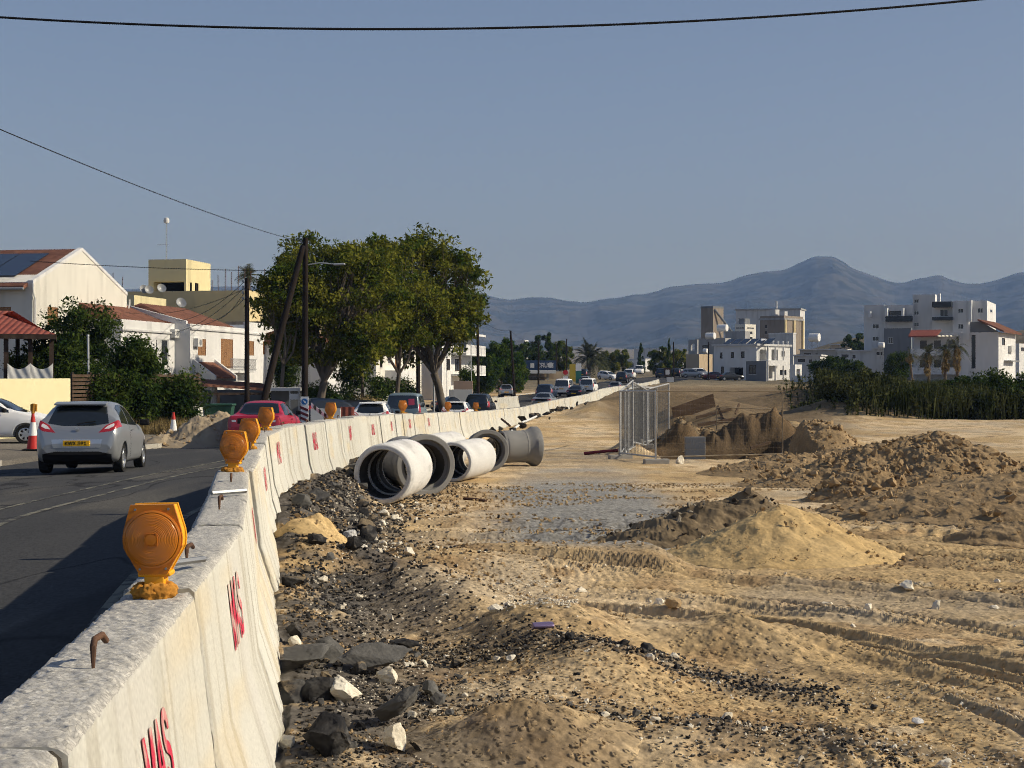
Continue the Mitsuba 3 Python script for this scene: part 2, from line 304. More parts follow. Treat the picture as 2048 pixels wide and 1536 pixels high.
# ================= hills: a far range over a low foothill
crest = np.array([(-900, 610), (-300, 585), (0, 582), (300, 580), (430, 577), (530, 576), (700, 582), (850, 580), (930, 586), (985, 597), (1020, 602), (1060, 598), (1100, 600), (1150, 606), (1165, 609), (1200, 604), (1240, 598), (1300, 590), (1330, 581), (1380, 572),
                  (1440, 570), (1480, 557), (1530, 548), (1570, 541), (1600, 527), (1630, 517.5), (1660, 516), (1682, 523), (1710, 541), (1750, 556), (1800, 568), (1840, 560), (1875, 554), (1900, 561), (1930, 570), (1960, 572), (1990, 563), (2048, 547), (2150, 533), (2400, 560), (3000, 590)], float)
def hill_mesh(y0, y1, h_fn, ns, nt, seed, rough):
    X = np.linspace(-900, 2950, ns); tt = np.linspace(0, 1, nt)
    a = (X-1024)/FPX
    D = (y0+(y1-y0)*tt)[None, :].repeat(ns, 0); A = a[:, None].repeat(nt, 1)
    top = h_fn(X)[:, None]
    px, py = A*D, D
    w = np.interp(tt, [0, .12, .45, .8, 1.0], [0, .10, .36, .78, 1.0])[None, :]
    rid = 1-np.abs(2*meshkit.fbm(np.stack([px*.0013, py*.0009, px*0+seed], -1), 7, seed)-1)
    z = top*w
    z = z+rough*(rid-.72)*(4*w*(1-w))*top+8
    z[:, 0] = -20
    back = np.stack([px[:, -1]*1.15, py[:, -1]*1.15, z[:, -1]*.3], -1)[:, None]
    return grid(np.concatenate([np.stack([px, py, z], -1), back], 1)[:, ::-1])
hc = PC(crest[:, 0], crest[:, 1])
mat('hill_scrub', proc(lambda p, n, uv: mix((.022, .028, .026), (.062, .060, .052), smoothstep(.40, .62, fbm(p.x*.011, p.y*.008, p.z*.025, 4)))), 1.0, .05)
ground_piece('hills', hill_mesh(3000, 6600, lambda X: (HOR-hc(X))/FPX*6600+CZ+12*(meshkit.fbm(np.stack([X*.03, X*0, X*0], -1), 3, 3)-.5), 1300, 130, 4, .34), 'hill_scrub')
low = lambda X: 30+28*meshkit.fbm(np.stack([X*.004, X*0, X*0+2], -1), 3, 8)
# ================= concrete barrier row
def conc_col(p, n, uv):
    up = smoothstep(.28, .6, n.z)
    al = p.x*.28+p.y                                                # along the row
    c = mix((.385, .38, .34), (.465, .46, .42), fbm(al*1.1, p.z*1.3, 3.0, 3))
    st = noise(al*9, p.z*.5, 2.0)*.6+.4*noise(al*23, p.z*1.1, 4.0)
    c = mix(c, mi.Color3f(.29, .27, .22), smoothstep(.53, .78, st)*.7)
    c = mix(c, mi.Color3f(.46, .38, .24), smoothstep(.55, .72, fbm(al*.9, p.z*2.2, 7.0, 3))*.45)
    c = mix(c, mi.Color3f(.42, .41, .39), smoothstep(.66, .72, noise(al*2.1+4, p.z*.8, 9))*.30)
    f1, f2, r = voronoi(p.x*85, p.y*85)
    agg = mix((.33, .32, .295), (.47, .455, .42), r)*(.68+.32*smoothstep(.02, .25, f2-f1))
    agg = mix(agg, mi.Color3f(.30, .29, .27), smoothstep(.55, .75, fbm(p.x*5, p.y*5, 1, 3))*.5)
    return mix(c, agg, up)*(.9+.2*noise(p.x*90, p.y*90, p.z*90))
def conc_bump(p, n, uv):
    up = smoothstep(.28, .6, n.z)
    return up*.012*fbm(p.x*45, p.y*45, p.z*45, 2)+(1-up)*(.004*fbm(p.x*30, p.y*30, p.z*30, 3)+.006*fbm(p.y*3, p.z*3, 0, 2))
mat('barrier_concrete', proc(conc_col), .9, .25, proc(conc_bump, .002), 1.0)
mat('rust', proc(lambda p, n, uv: mix((.055, .03, .022), (.14, .075, .045), fbm(p.x*25, p.y*25, p.z*25, 3))), .8, .3)
mat('red_paint', proc(lambda p, n, uv: mix((.46, .04, .075), (.46, .36, .32), smoothstep(.45, .66, fbm(p.x*14, p.y*14, p.z*9, 3)))), .8, .2)
mat('joint_shade', (.045, .04, .034), .95, .1)  # painted shade of the open joints between blocks
PROF = np.array([(.295, 0), (.295, .10), (.188, .43), (.118, .985), (.100, 1.0)])
def barrier_mesh(L, near, seed):
    half = []
    for (a, b), (c, d) in zip(PROF[:-1], PROF[1:]):
        m = max(2, int(math.hypot(c-a, d-b)/((.011 if near > 1 else .022) if near else .16))) if math.hypot(c-a, d-b) > .04 else 2
        half += [(a+(c-a)*t, b+(d-b)*t) for t in np.linspace(0, 1, m)[:-1]]
    half.append(tuple(PROF[-1]))
    top = [(x, 1.0) for x in np.linspace(.1, -.1, (20 if near > 1 else 10) if near else 3)[1:-1]]
    ring = np.array(half+top+[(-x, z) for x, z in half[::-1]])
    ny = int(L/(.012 if near > 1 else .022)) if near else 5
    y = np.concatenate([[0], np.linspace(.015, L-.015, ny), [L]])
    P = np.stack([np.repeat(ring[None, :, 0], len(y), 0), np.repeat(y[:, None], len(ring), 1), np.repeat(ring[None, :, 1], len(y), 0)], -1)
    k = np.ones(len(y)); k[0] = k[-1] = .975
    P[..., 0] *= k[:, None]; P[..., 2] = np.where(P[..., 2] > .5, 1-(1-P[..., 2])-(1-k[:, None])*.25, P[..., 2])
    if near:
        q = P+[0, seed*7.3, 0]
        edge = np.exp(-((np.abs(P[..., 0])-.11)/.022)**2)*sst(.93, .99, P[..., 2])
        topm = sst(.985, .999, P[..., 2])
        P[..., 2] += topm*(.010*nz(q, 40, 2, 1)+.004*nz(q, 5, 2, 2))-edge*.035*np.clip(nz(q, 14, 3, 3)*3-.45, 0, 1)-edge*.012*np.clip(nz(q, 50, 2, 4)*3, 0, 1)
        side = 1-topm
        P[..., 0] += np.sign(P[..., 0])*side*(.004*nz(q, 3, 3, 5)+.002*nz(q, 22, 2, 6))
        foot = sst(.16, .02, P[..., 2]); P[..., 0] += np.sign(P[..., 0])*foot*(.035*np.clip(nz(q, 12, 3, 7)*2, -.6, 1)+.02*nz(q, 35, 2, 8))
        en = np.minimum(P[..., 1], L-P[..., 1]); P[..., 0] *= 1-.05*np.exp(-en/.015)*np.clip(.5+nz(q, 16, 2, 9)*2, 0, 1)
    v, f = grid(P)
    n = len(ring); ends = []
    for o in (0, (len(y)-1)*n):
        c = len(v)+len(ends); ends.append(v[o:o+n].mean(0))
        i = np.arange(n)
        f = np.vstack([f, np.stack([i*0+c, o+(i+1) % n, o+i] if o == 0 else [i*0+c, o+i, o+(i+1) % n], 1)])
    v = np.vstack([v, ends]); return (v, f) if trimesh.Trimesh(v, f, process=False).volume > 0 else (v, f[:, ::-1])
ry = np.arange(-.9, 216, .01); rx = xb(ry)
cl = np.concatenate([[0], np.cumsum(np.hypot(np.diff(rx), np.diff(ry)))])
start = float(np.interp(2.77, ry, cl)) % 2.0
SEG = []
sv = start
far_v = [mikit.ply(barrier_mesh(1.946, False, k), None, 40) for k in range(1)]
names = {2: 'cream concrete barrier block nearest the camera, cut off by the lower edge', 3: 'cream concrete barrier block carrying the nearest warning lamp'}
ORD = 'first second third fourth fifth sixth seventh eighth ninth tenth eleventh twelfth thirteenth fourteenth fifteenth sixteenth seventeenth eighteenth nineteenth twentieth'.split()
k = 0
while sv+2 < cl[-1]:
    a = np.array([np.interp(sv, cl, rx), np.interp(sv, cl, ry)]); b = np.array([np.interp(sv+2, cl, rx), np.interp(sv+2, cl, ry)])
    d = (b-a)/np.linalg.norm(b-a); nl = np.array([-d[1], d[0]])
    a2 = a+nl*.117
    za, zb_ = float(zbar(a[1])), float(zbar(b[1]))
    rr = np.random.default_rng(300+k); jit = rr.normal(0, .011, 3)
    M = np.eye(4); M[:3, 1] = [d[0], d[1], (zb_-za)/2.0]; M[:3, 0] = [d[1], -d[0], 0]; M[:3, 3] = [a2[0]+jit[0]+d[0]*.012, a2[1]+d[1]*.012, za+.012+jit[1]]
    if a[1] < .4: sv += 2.0; continue
    if a[1] < 27: m = mikit.ply(barrier_mesh(1.946, (a[1] < 12.5)+(a[1] < 6.), k), None, 40)
    else: m = far_v[0]
    if a[1] < 2.0: nm, gr = 'cream concrete barrier block at the lower left corner nearest the camera', None
    elif a[1] < 4.4: nm, gr = 'cream concrete barrier block under the nearest large warning lamp', None
    elif a[1] < 6.4: nm, gr = 'cream concrete barrier block just beyond the nearest warning lamp with a red stencil', None
    elif sv+4 > cl[-1]: nm, gr = 'last pale barrier block at the far tip of the row', None
    elif k < len(ORD): nm, gr = f'cream concrete barrier block, {ORD[k]} from the camera along the row', 'barrier blocks along the road'
    elif a[1] < 110: nm, gr = 'cream concrete barrier block in the distant middle stretch of the long row', 'barrier blocks along the road'
    else: nm, gr = 'cream concrete barrier block in the farthest stretch of the long row', 'barrier blocks along the road'
    key = thing('concrete_barrier', nm, 'concrete barrier', gr)
    put('block', {**m, 'to_world': T(M)}, 'barrier_concrete', key)
    dj = np.where(PROF[:, :1] > 9, 0, PROF*[.93, .978]); pj = Polygon(np.vstack([dj, (dj*[-1, 1])[::-1]])); mj = extr(pj, .050)
    put('joint_filler', tr(tr(mj, np.array([[1, 0, 0], [0, 0, -1.], [0, 1, 0]]), [0, 2.0, 0]), M[:3, :3], M[:3, 3]), 'joint_shade', key)  # added dark piece in the gap, stands for its shade
    SEG.append((key, M, float(a[1])))
    # lifting loops of reinforcing bar
    if a[1] < 26:
        def loc(p): return (M[:3, :3] @ np.asarray(p, float).T).T+M[:3, 3]
        for ly in (.72,):
            o = rr.uniform(-.03, .03); h = rr.uniform(.04, .07)
            if rr.random() < .75: pts = [(o, ly, .95), (o, ly, 1+h*.8), (o, ly+.02, 1+h), (o+.01, ly+.06, 1+h*1.05), (o+.012, ly+.10, 1+h*.72)]
            else: pts = [(o, ly-.055, .95), (o, ly-.055, 1+h*.7), (o, ly-.03, 1+h), (o, ly+.03, 1+h), (o, ly+.055, 1+h*.7), (o, ly+.055, .95)]
            put('lifting_loop', tube(loc(np.array(pts)), .0085, 7), 'rust', key, 50)
    if a[1] > 1.5 and a[1] < 44 and (k % 2 == 0 or a[1] < 5):
        tm = meshkit.text_mesh('MAS', .25, .0012, True); v = np.array(tm.vertices); v[:, 0] *= rr.uniform(.52, .66); v[:, 1] *= rr.uniform(.8, 1.05); v[:, 0] += v[:, 1]*rr.uniform(-.1, .1)
        ang = math.atan2(.555, -.07)                                # lies on the upper face, which leans in
        R = np.array([[0, math.cos(ang), math.sin(ang)], [1, 0, 0], [0, math.sin(ang), -math.cos(ang)]])
        R = np.column_stack([[0, 1, 0], [-.125, 0, .992], [.992, 0, .125]])
        px0 = np.interp(.62, [.43, .985], [.188, .118])+.0042
        v = v @ R.T+[px0, rr.uniform(.45, .9), .62]
        v = v @ M[:3, :3].T+M[:3, 3]
        put('stencil_mark', (v, np.array(tm.faces)), 'red_paint', key)
    sv += 2.0; k += 1
def on_top(y, off=0.0, h=1.0):
    """a point on the barrier's top, y metres off"""
    sx = float(xb(y)); dx = float(xb(y+.1)-xb(y-.1))/.2; d = np.array([dx, 1])/math.hypot(dx, 1); n = np.array([-d[1], d[0]])
    return np.array([sx+n[0]*(.117+off), y+n[1]*(.117+off), float(zbar(y))+h+.004])
# short second row across the road, far off
for k in range(7):
    a, b = np.array([-1.9+.45*k*1.0, 118+k*1.95]), np.array([-1.9+.45*(k+1), 118+(k+1)*1.95])
    d = (b-a)/np.linalg.norm(b-a)
    M = np.eye(4); M[:3, 1] = [*d, .004]; M[:3, 0] = [d[1], -d[0], 0]; M[:3, 3] = [a[0]-5.4+4.6, a[1], Hs(*a)-.02]
    key = thing('concrete_barrier', 'yellowish concrete barrier block in the short second row behind the black car', 'concrete barrier', 'second short barrier row')
    put('block', {**far_v[0], 'to_world': T(M)}, 'barrier_concrete', key)

mat('steel', (.34, .35, .36), .45, .5, metallic=.85)
# ================= amber warning lamps
mat('lamp_yellow', proc(lambda p, n, uv: mix((.80, .40, .012), (.72, .33, .012), fbm(p.x*20, p.y*20, p.z*20, 3))), .42, .5)
mat('lamp_amber', (.54, .165, .005), .2, .6, clearcoat=.7, clearcoat_gloss=.9)
mat('lamp_foam', proc(lambda p, n, uv: mix((.30, .12, .018), (.55, .27, .05), fbm(p.x*40, p.y*40, p.z*40, 3))), .9, .2)
def lamp_meshes():
    c = Point(0, 0).buffer(.108, 48)
    hull = unary_union([c, Polygon([(-.078, .125), (.078, .125), (.105, .03), (.106, -.03), (.05, -.128), (-.05, -.128), (-.106, -.03), (-.105, .03)])])
    hull = hull.buffer(.004).buffer(-.004)
    front = extr(hull, .012); mid = extr(hull.buffer(-.004), .060)
    Rx = np.array([[1, 0, 0], [0, 0, -1.], [0, 1, 0]])              # polygon in the xz plane, thickness along -y
    body = cat_(tr(mid, Rx, [0, .030, 0]), tr(front, Rx, [0, .044, 0])); shell = tr(front, Rx, [0, -.0305, 0])
    ring = lathe([(.100, .0), (.1045, .004), (.1045, .010), (.098, .013), (.094, .010), (.094, 0)], 56)
    prof = [(0.0001, .024)]+[(r, .010+.014*math.sqrt(max(0, 1-(r/.096)**2))+-.0007*math.cos(r*2*math.pi/.0055)) for r in np.linspace(.004, .095, 46)]
    lens = lathe(prof[::-1], 64); disc = lathe([(.0001, .0265), (.02, .0255), (.022, .0225)][::-1], 32)
    grid_ = [box(-.024, .024, z-.0006, z+.0006, .0228, .0262) for z in np.linspace(-.022, .022, 9)]+[box(z-.0006, z+.0006, -.024, .024, .0228, .0262) for z in np.linspace(-.022, .022, 9)]
    side = [tr(box(-.085, .085, z-.0012, z+.0012, .012, .0195), None, None) for z in np.linspace(.035, .065, 4)]
    R2 = np.array([[1, 0, 0], [0, 0, -1.], [0, 1, 0]])
    return (tr(body, None, [0, 0, .205]), cat_(tr(ring, R2, [0, -.042, .205]), tr(shell, None, [0, 0, .205])), tr(cat_(lens, disc), R2, [0, -.044, .205]), tr(cat_(grid_), R2, [0, -.044, .205]),
            cat_(rbox(-.060, .060, -.030, .050, .066, .084, .006), rbox(-.037, .037, -.030, .044, .0, .070, .007)))
LM = lamp_meshes()
def lamp(y, yaw, label, tilt=0.0, off=0.0, sc=.87, base=True):
    key = thing('warning_lamp', label, 'warning lamp')
    o = on_top(y, off)
    R = rotz(yaw) @ roty(tilt)*sc
    for nm, m, b, sm in (('housing', LM[0], 'lamp_yellow', 35), ('lens_ring', LM[1], 'lamp_amber', 40), ('lens', LM[2], 'lamp_amber', 50), ('lens_grid', LM[3], 'lamp_amber', False), ('neck', LM[4], 'lamp_yellow', 40)):
        put(nm, tr(m, R, o), b, key, sm)
    put('bolt', tr(cat_(*[cyl((x, -.046, .205+z), (x, -.028, .205+z), .0045, None, 8) for x, z in ((-.06, .108), (.06, .108), (-.047, -.108), (.047, -.108))]), R, o), 'steel', key)
    if base:
        s = trimesh.creation.icosphere(3, 1.0); v0 = np.array(s.vertices); fs = []
        rr = np.random.default_rng(int(y*10))
        for j in range(7):
            v = v0*(1+.75*nz(v0+j*5, 2.4, 3, j)[:, None])*[.036, .034, .022+rr.uniform(0, .012)]
            a = j/7*6.28
            fs.append((v+[.052*math.cos(a)*rr.uniform(.7, 1.25), .05*math.sin(a), .012], np.array(s.faces)))
        put('foam_footing', tr(cat_(fs), R, o), 'lamp_foam', key, True)
lamp(4.62, .02, 'nearest and largest amber warning lamp on the barrier, orange round lens in a yellow housing', -.02, -.012)
lamp(10.4, .0, 'second amber warning lamp, leftmost of the cluster of three on the barrier', .06, .0, .9)
lamp(13.6, -.05, 'third amber warning lamp, middle one of the cluster of three', -.03)
lamp(18.0, -.1, 'fourth amber warning lamp in front of the red car', .02, 0, .9)
lamp(24.2, -.1, 'small amber warning lamp beside the red and white striped board', .03)
lamp(37.6, .2, 'amber warning lamp in front of the dark van', 0, 0, 1.05)
lamp(49.5, .1, 'amber warning lamp in front of the black car', 0, 0, 1.1)
lamp(62, .0, 'distant amber warning lamp right of the black car', 0, .02, 1.2)
# a steel strap and a bent bar lying on the blocks
mat('steel', (.34, .35, .36), .45, .5, metallic=.85)
p0, p1 = on_top(4.95, .07, 1.025), on_top(5.25, -.09, 1.03)
put('steel_strap', tube([p0, (p0+p1)/2+[0, 0, .01], p1], .012, 6), 'steel', None, 40, 'grey steel bar lying across the barrier behind the nearest lamp', 'steel bar')
p0, p1 = on_top(8.2, .10, 1.03), on_top(8.35, -.09, 1.03)
put('steel_strap', tube([p0, p1], .014, 6), 'steel', None, 40, 'thin steel bar across the barrier joint before the second lamp', 'steel bar')

# ================= concrete pipes
def pipe_col(p, n, uv):
    c = mix((.44, .44, .43), (.62, .615, .60), fbm(p.x*1.9, p.y*1.9, p.z*1.9, 4))
    c = mix(c, mi.Color3f(.30, .295, .28), smoothstep(.55, .75, fbm(p.x*5, p.y*2, p.z*5, 3))*.5)
    return c*(.92+.16*noise(p.x*60, p.y*60, p.z*60))
mat('pipe_concrete', proc(pipe_col), .85, .25, proc(lambda p, n, uv: .004*fbm(p.x*24, p.y*24, p.z*24, 3), .002), 1.0)
mat('dark_pipe', proc(lambda p, n, uv: mix((.17, .17, .165), (.27, .265, .255), fbm(p.x*2.5, p.y*2.5, p.z*2.5, 4))), .85, .25)
mat('bore_shade', proc(lambda p, n, uv: mix((.018, .018, .018), (.075, .073, .07), fbm(p.x*3, p.y*3, p.z*3, 3))), .95, .1)  # shade inside the pipes, put into the colour of the bore
def pipe_mesh(L, ro=.45, ri=.366, bell=.0):
    """from its spigot at y=0 to its socket at y=L"""
    pr = [(ri, .02), (ri+.012, .0), (ro-.03, .0), (ro-.012, .012), (ro-.012, .07), (ro, .085)]
    pr += [(ro+.004*math.sin(t*9), t) for t in np.linspace(.12, L*.60, 8)]+[(ro+.007, L*.61), (ro+.007, L*.63), (ro, L*.64)]
    if bell: pr += [(ro, L-.34), (ro+bell*.5, L-.22), (ro+bell, L-.15), (ro+bell, L-.015), (ro+bell-.015, L), (ri+.085, L), (ri+.075, L-.11), (ri, L-.125)]
    else: pr += [(ro, L-.012), (ro-.012, L), (ri+.012, L), (ri, L-.012)]
    for yb in (.5, 1.1):
        if yb < L-.3: pr += [(ri, L-yb+.03), (ri-.03, L-yb+.02), (ri-.03, L-yb-.02), (ri, L-yb-.03)]
    pr.append((ri, .02))
    v, f = lathe(pr, 64)
    return v[:, [0, 2, 1]]*[1, 1, 1], f
def pipe(X, Y, d, yaw, L, label, bsdf='pipe_concrete', bell=0., ro=.45, ri=.366, flip=False, pitch=0., name='concrete_pipe'):
    v, f = pipe_mesh(L, ro, ri, bell)
    if bell and name == 'concrete_pipe' and L > 1.1: v = v*[1, -1, 1]+[0, L, 0]; f = f[:, ::-1]
    c = at(X, Y, d)
    g = Hs(c[0], c[1]); c[2] = g+max(ro, ro+bell if bell else 0)*.985
    R = rotz(-yaw) @ rotx(pitch)
    key = thing(name, label, 'concrete pipe'); put('shell', tr((v, f), R, c), bsdf, key, 40)
    bo = lathe([(ri-.002, .05), (ri-.004, L*.5), (ri-.002, L-.16 if bell else L-.05)], 48); put('bore', tr((bo[0][:, [0, 2, 1]], bo[1]), R, c), 'bore_shade', key, True)
pipe(765, 950, 21.6, .12, 1.75, 'nearest grey concrete pipe, its open ring facing the camera')
pipe(852, 920, 25.0, -.40, 1.4, 'dark socket ring of the pipe right behind the nearest one', 'dark_pipe', .085, .45, .36, False)
pipe(905, 918, 32.5, .24, 2.2, 'pale concrete pipe in the middle with ribs inside its open end')
pipe(976, 902, 37.0, -.15, 1.2, 'pipe with a dark socket rim behind the middle pale pipe', 'dark_pipe', .09, .45, .36, False)
pipe(858, 896, 34.6, .22, 2.1, 'pale concrete pipe lying furthest back against the barrier')
pipe(1002, 892, 39.5, 1.2, 1.05, 'dark grey flared pipe end lying sideways at the right of the pipes', 'dark_pipe', .10, .44, .37)
# ================= broken asphalt, stones and clods
mat('asphalt_lump', proc(lambda p, n, uv: mix(mix((.016, .016, .018), (.07, .068, .066), smoothstep(.4, .75, fbm(p.x*14, p.y*14, p.z*14, 3))), (.24, .185, .115), smoothstep(.45, .9, n.z)*smoothstep(.35, .65, fbm(p.x*5, p.y*5, 3, 3))*.75)), .9, .25, proc(lambda p, n, uv: .008*fbm(p.x*60, p.y*60, p.z*60, 2), .002), 1.0)
mat('asphalt_slab', proc(lambda p, n, uv: mix((.060, .060, .060), (.15, .145, .135), fbm(p.x*9, p.y*9, p.z*9, 4))), .9, .2, proc(lambda p, n, uv: .008*fbm(p.x*50, p.y*50, p.z*50, 2), .002), 1.0)
mat('limestone', proc(lambda p, n, uv: mix((.56, .49, .36), (.78, .74, .64), fbm(p.x*7, p.y*7, p.z*7, 4))), .9, .2, proc(lambda p, n, uv: .012*fbm(p.x*28, p.y*28, p.z*28, 3), .002), 1.0)
mat('earth_clod', proc(lambda p, n, uv: mix((.22, .145, .075), (.42, .31, .18), fbm(p.x*6, p.y*6, p.z*6, 3))), .95, .1)
rg = np.random.default_rng(11)
STN = []
for k in range(10):
    s_ = trimesh.Trimesh(*stone(50+k, 12+k % 4*2, .72)).subdivide().subdivide(); v_ = np.array(s_.vertices); STN.append(mikit.ply((v_+.30*np.stack([nz(v_, 2.8, 3, k+j) for j in range(3)], -1), np.array(s_.faces)), None, 32))
SLB = []
for k in range(6):
    s_ = stone(80+k, 12, .34); s_ = trimesh.Trimesh(*s_).subdivide().subdivide().subdivide(); v_ = np.array(s_.vertices); SLB.append(mikit.ply((v_+.16*nz(v_, 2.6, 3, k)[:, None]*v_/.6+.10*np.stack([nz(v_, 5, 2, k+j) for j in range(3)], -1), np.array(s_.faces)), None, 32))
def place(name, ply_, bsdf, x, y, r, label, cat, group=None, sink=.42, tilt=.5, zoff=0, seed=None):
    q = np.random.default_rng(seed if seed is not None else int(rg.integers(1e9)))
    s = r*q.uniform(.8, 1.2, 3)
    R = rotz(q.uniform(0, 6.28)) @ rotx(q.normal(0, tilt)) @ np.diag(s)
    M = np.eye(4); M[:3, :3] = R; M[:3, 3] = [x, y, float(H0(np.array([x]), np.array([y]))[0])+r*.7*(1-sink)-.3*r*sink+zoff]
    return put(name, {**ply_, 'to_world': T(M)}, bsdf, None, label=label, cat=cat, group=group)
def heavy_tail(lo, hi): return lo*(hi/lo)**(rg.random()**2.2)
n = 0
while n < 270:                                                       # torn asphalt along the barrier and in the two bands
    m = rg.random()
    if m < .62:
        y = 6.2+rg.random()**1.3*22; x = float(xb(y))+.26+abs(rg.normal(0, .55))*(1 if y < 20 else .8)
    elif m < .84: x = rg.uniform(-.9, 1.8); y = 8.7-.55*x+rg.normal(0, .16)
    else: x = rg.uniform(-.7, 1.4); y = 7.15-.52*x+rg.normal(0, .12)
    if y < 5.6 or (m < .62 and 9.0 < y < 12.0 and rg.random() < .6): continue
    r = heavy_tail(.028, .17)*(1 if y < 11 else 1.3) if m < .62 else heavy_tail(.014, .05)
    sl = rg.random() < .45
    place('asphalt_chunk', (SLB if sl else STN)[int(rg.integers(6))], 'asphalt_slab' if rg.random() < .25 else 'asphalt_lump', x, y, r, 'black lump of torn up asphalt in the rubble beside the barrier', 'asphalt chunk', 'torn asphalt chunks')
    n += 1
n = 0
while n < 235:
    m = rg.random()
    if m < .34:
        y = 12.5+rg.random()*9.5; x = float(xb(y))+.75+abs(rg.normal(0, .38))+.03*(y-12)
    elif m < .6: x = rg.uniform(-1.0, 2.4); y = 7.15-.52*x+rg.normal(0, .2)+rg.choice([0, 1.3])
    elif m < .8: y = rg.uniform(5.8, 12); x = float(xb(y))+.4+rg.random()*1.5
    else: y = rg.uniform(6, 15); x = rg.uniform(0, .36*y)
    if x > .4*y or y < 5.6: continue
    r = heavy_tail(.012, .055)*(1 if y < 11 else 1.7)
    place('pale_stone', STN[int(rg.integers(10))], 'limestone', x, y, r, 'small pale stone among the rubble', 'stone', 'small pale stones')
    n += 1
def big(X, Y, d, r, ply_, bsdf, label, name='boulder', c='rock', sink=.3, seed=1, tilt=.5, zoff=0):
    p = at(X, Y, d); place(name, ply_, bsdf, p[0], p[1], r, label, c, None, sink, tilt, zoff, seed)
def rough_rock(seed, flat=.8):
    s = trimesh.creation.icosphere(4, 1.0); v = np.array(s.vertices)
    q = np.random.default_rng(seed)
    for _ in range(14):
        nn = q.normal(size=3); nn /= np.linalg.norm(nn); h = q.uniform(.55, .85); t = v @ nn
        v = v-np.clip(t-h, 0, None)[:, None]*nn*.92
    v = v*(1+.16*nz(v, 2.4, 4, seed)[:, None])+.16*np.stack([nz(v, 4, 4, seed+j) for j in range(3)], -1)
    return mikit.ply((v*[1, .85, flat], np.array(s.faces)), None, 28)
RK = [rough_rock(k, .7+.05*k) for k in range(4)]
big(686, 1400, 7.35, .115, RK[0], 'limestone', 'large cream limestone block on the asphalt rubble', seed=5)
big(775, 1355, 8.0, .085, RK[1], 'limestone', 'white rough stone behind the large cream block', seed=6)
big(790, 1520, 6.42, .085, RK[2], 'limestone', 'white pointed stone at the lower edge below the grey slab', seed=9, zoff=.02)
big(590, 1290, 8.8, .055, RK[3], 'limestone', 'white stone beside the barrier foot under a black lump', seed=12)
big(655, 1530, 6.3, .05, RK[1], 'limestone', 'white stone at the lower edge left of the pointed one', seed=13)
big(575, 1530, 6.35, .045, RK[2], 'limestone', 'white stone at the lower edge touching the barrier foot', seed=14)
big(990, 1245, 9.55, .06, RK[0], 'limestone', 'pale stone on the earth berm, larger of a pair', seed=15)
big(1015, 1240, 9.7, .05, RK[2], 'limestone', 'pale stone on the earth berm, smaller of a pair', seed=16)
big(590, 1270, 9.0, .075, RK[1], 'asphalt_lump', 'black asphalt lump on top of a white stone by the barrier', 'asphalt_lump', 'asphalt chunk', seed=17, zoff=.04)
big(588, 1405, 7.3, .11, RK[3], 'asphalt_lump', 'big black asphalt lump against the barrier, left of the cream block', 'asphalt_lump', 'asphalt chunk', seed=18)
big(620, 1325, 8.1, .20, SLB[1], 'asphalt_slab', 'flat grey asphalt slab beside the barrier foot', 'asphalt_slab', 'asphalt slab', seed=19, tilt=.1)
big(760, 1320, 8.3, .24, SLB[2], 'asphalt_slab', 'long tilted grey slab behind the white rough stone', 'asphalt_slab', 'asphalt slab', seed=21, tilt=.3)
big(800, 1460, 6.85, .19, SLB[3], 'asphalt_slab', 'tilted grey asphalt slab above the white pointed stone', 'asphalt_slab', 'asphalt slab', seed=22, tilt=.5, zoff=.02)
big(800, 1255, 9.1, .14, SLB[4], 'asphalt_lump', 'black upturned flake of asphalt in front of the berm', 'asphalt_slab', 'asphalt slab', seed=23, tilt=.5)
big(700, 1050, 16.0, .10, RK[1], 'pipe_concrete', 'grey concrete lump in the stones before the nearest pipe', seed=24)
big(672, 1075, 15.0, .09, RK[0], 'limestone', 'tall white stone leaning in the rubble before the nearest pipe', seed=25)
big(1360, 908, 40.5, .22, RK[2], 'limestone', 'white rock at the fence foot beside the trench', seed=26)
big(1430, 1062, 17.3, .16, RK[3], 'pipe_concrete', 'grey boulder half buried in the left side of the sand heap', seed=27)
big(1345, 1238, 10.7, .06, RK[1], 'earth_clod', 'reddish clod on the rutted earth in the middle', 'earth_clod', 'clod', seed=28)
big(1748, 1432, 7.45, .028, RK[0], 'asphalt_lump', 'small round black stone on the rutted earth at lower right', 'dark_stone', 'stone', seed=29)
big(1835, 1470, 7.05, .045, SLB[0], 'pipe_concrete', 'flat grey stone at lower right', 'flat_stone', 'stone', seed=30)
# crushed lilac can
p = at(1084, 1296, 8.75); p[2] = float(H0(p[:1], p[1:2])[0])+.02
v, f = lathe([(.0001, 0), (.03, 0), (.033, .01), (.033, .11), (.027, .125), (.0001, .125)], 24)
v = v*(1+.5*nz(v, 22, 2, 3)[:, None]); v = v[:, [2, 0, 1]]-[.06, 0, 0]; v[:, 2] *= .62
mat('can_foil', (.26, .20, .34), .35, .5, metallic=.6)
put('crushed_can', tr((v, f), rotz(.25), p), 'can_foil', None, 30, 'crushed lilac drink can on the earth in the middle foreground', 'can')
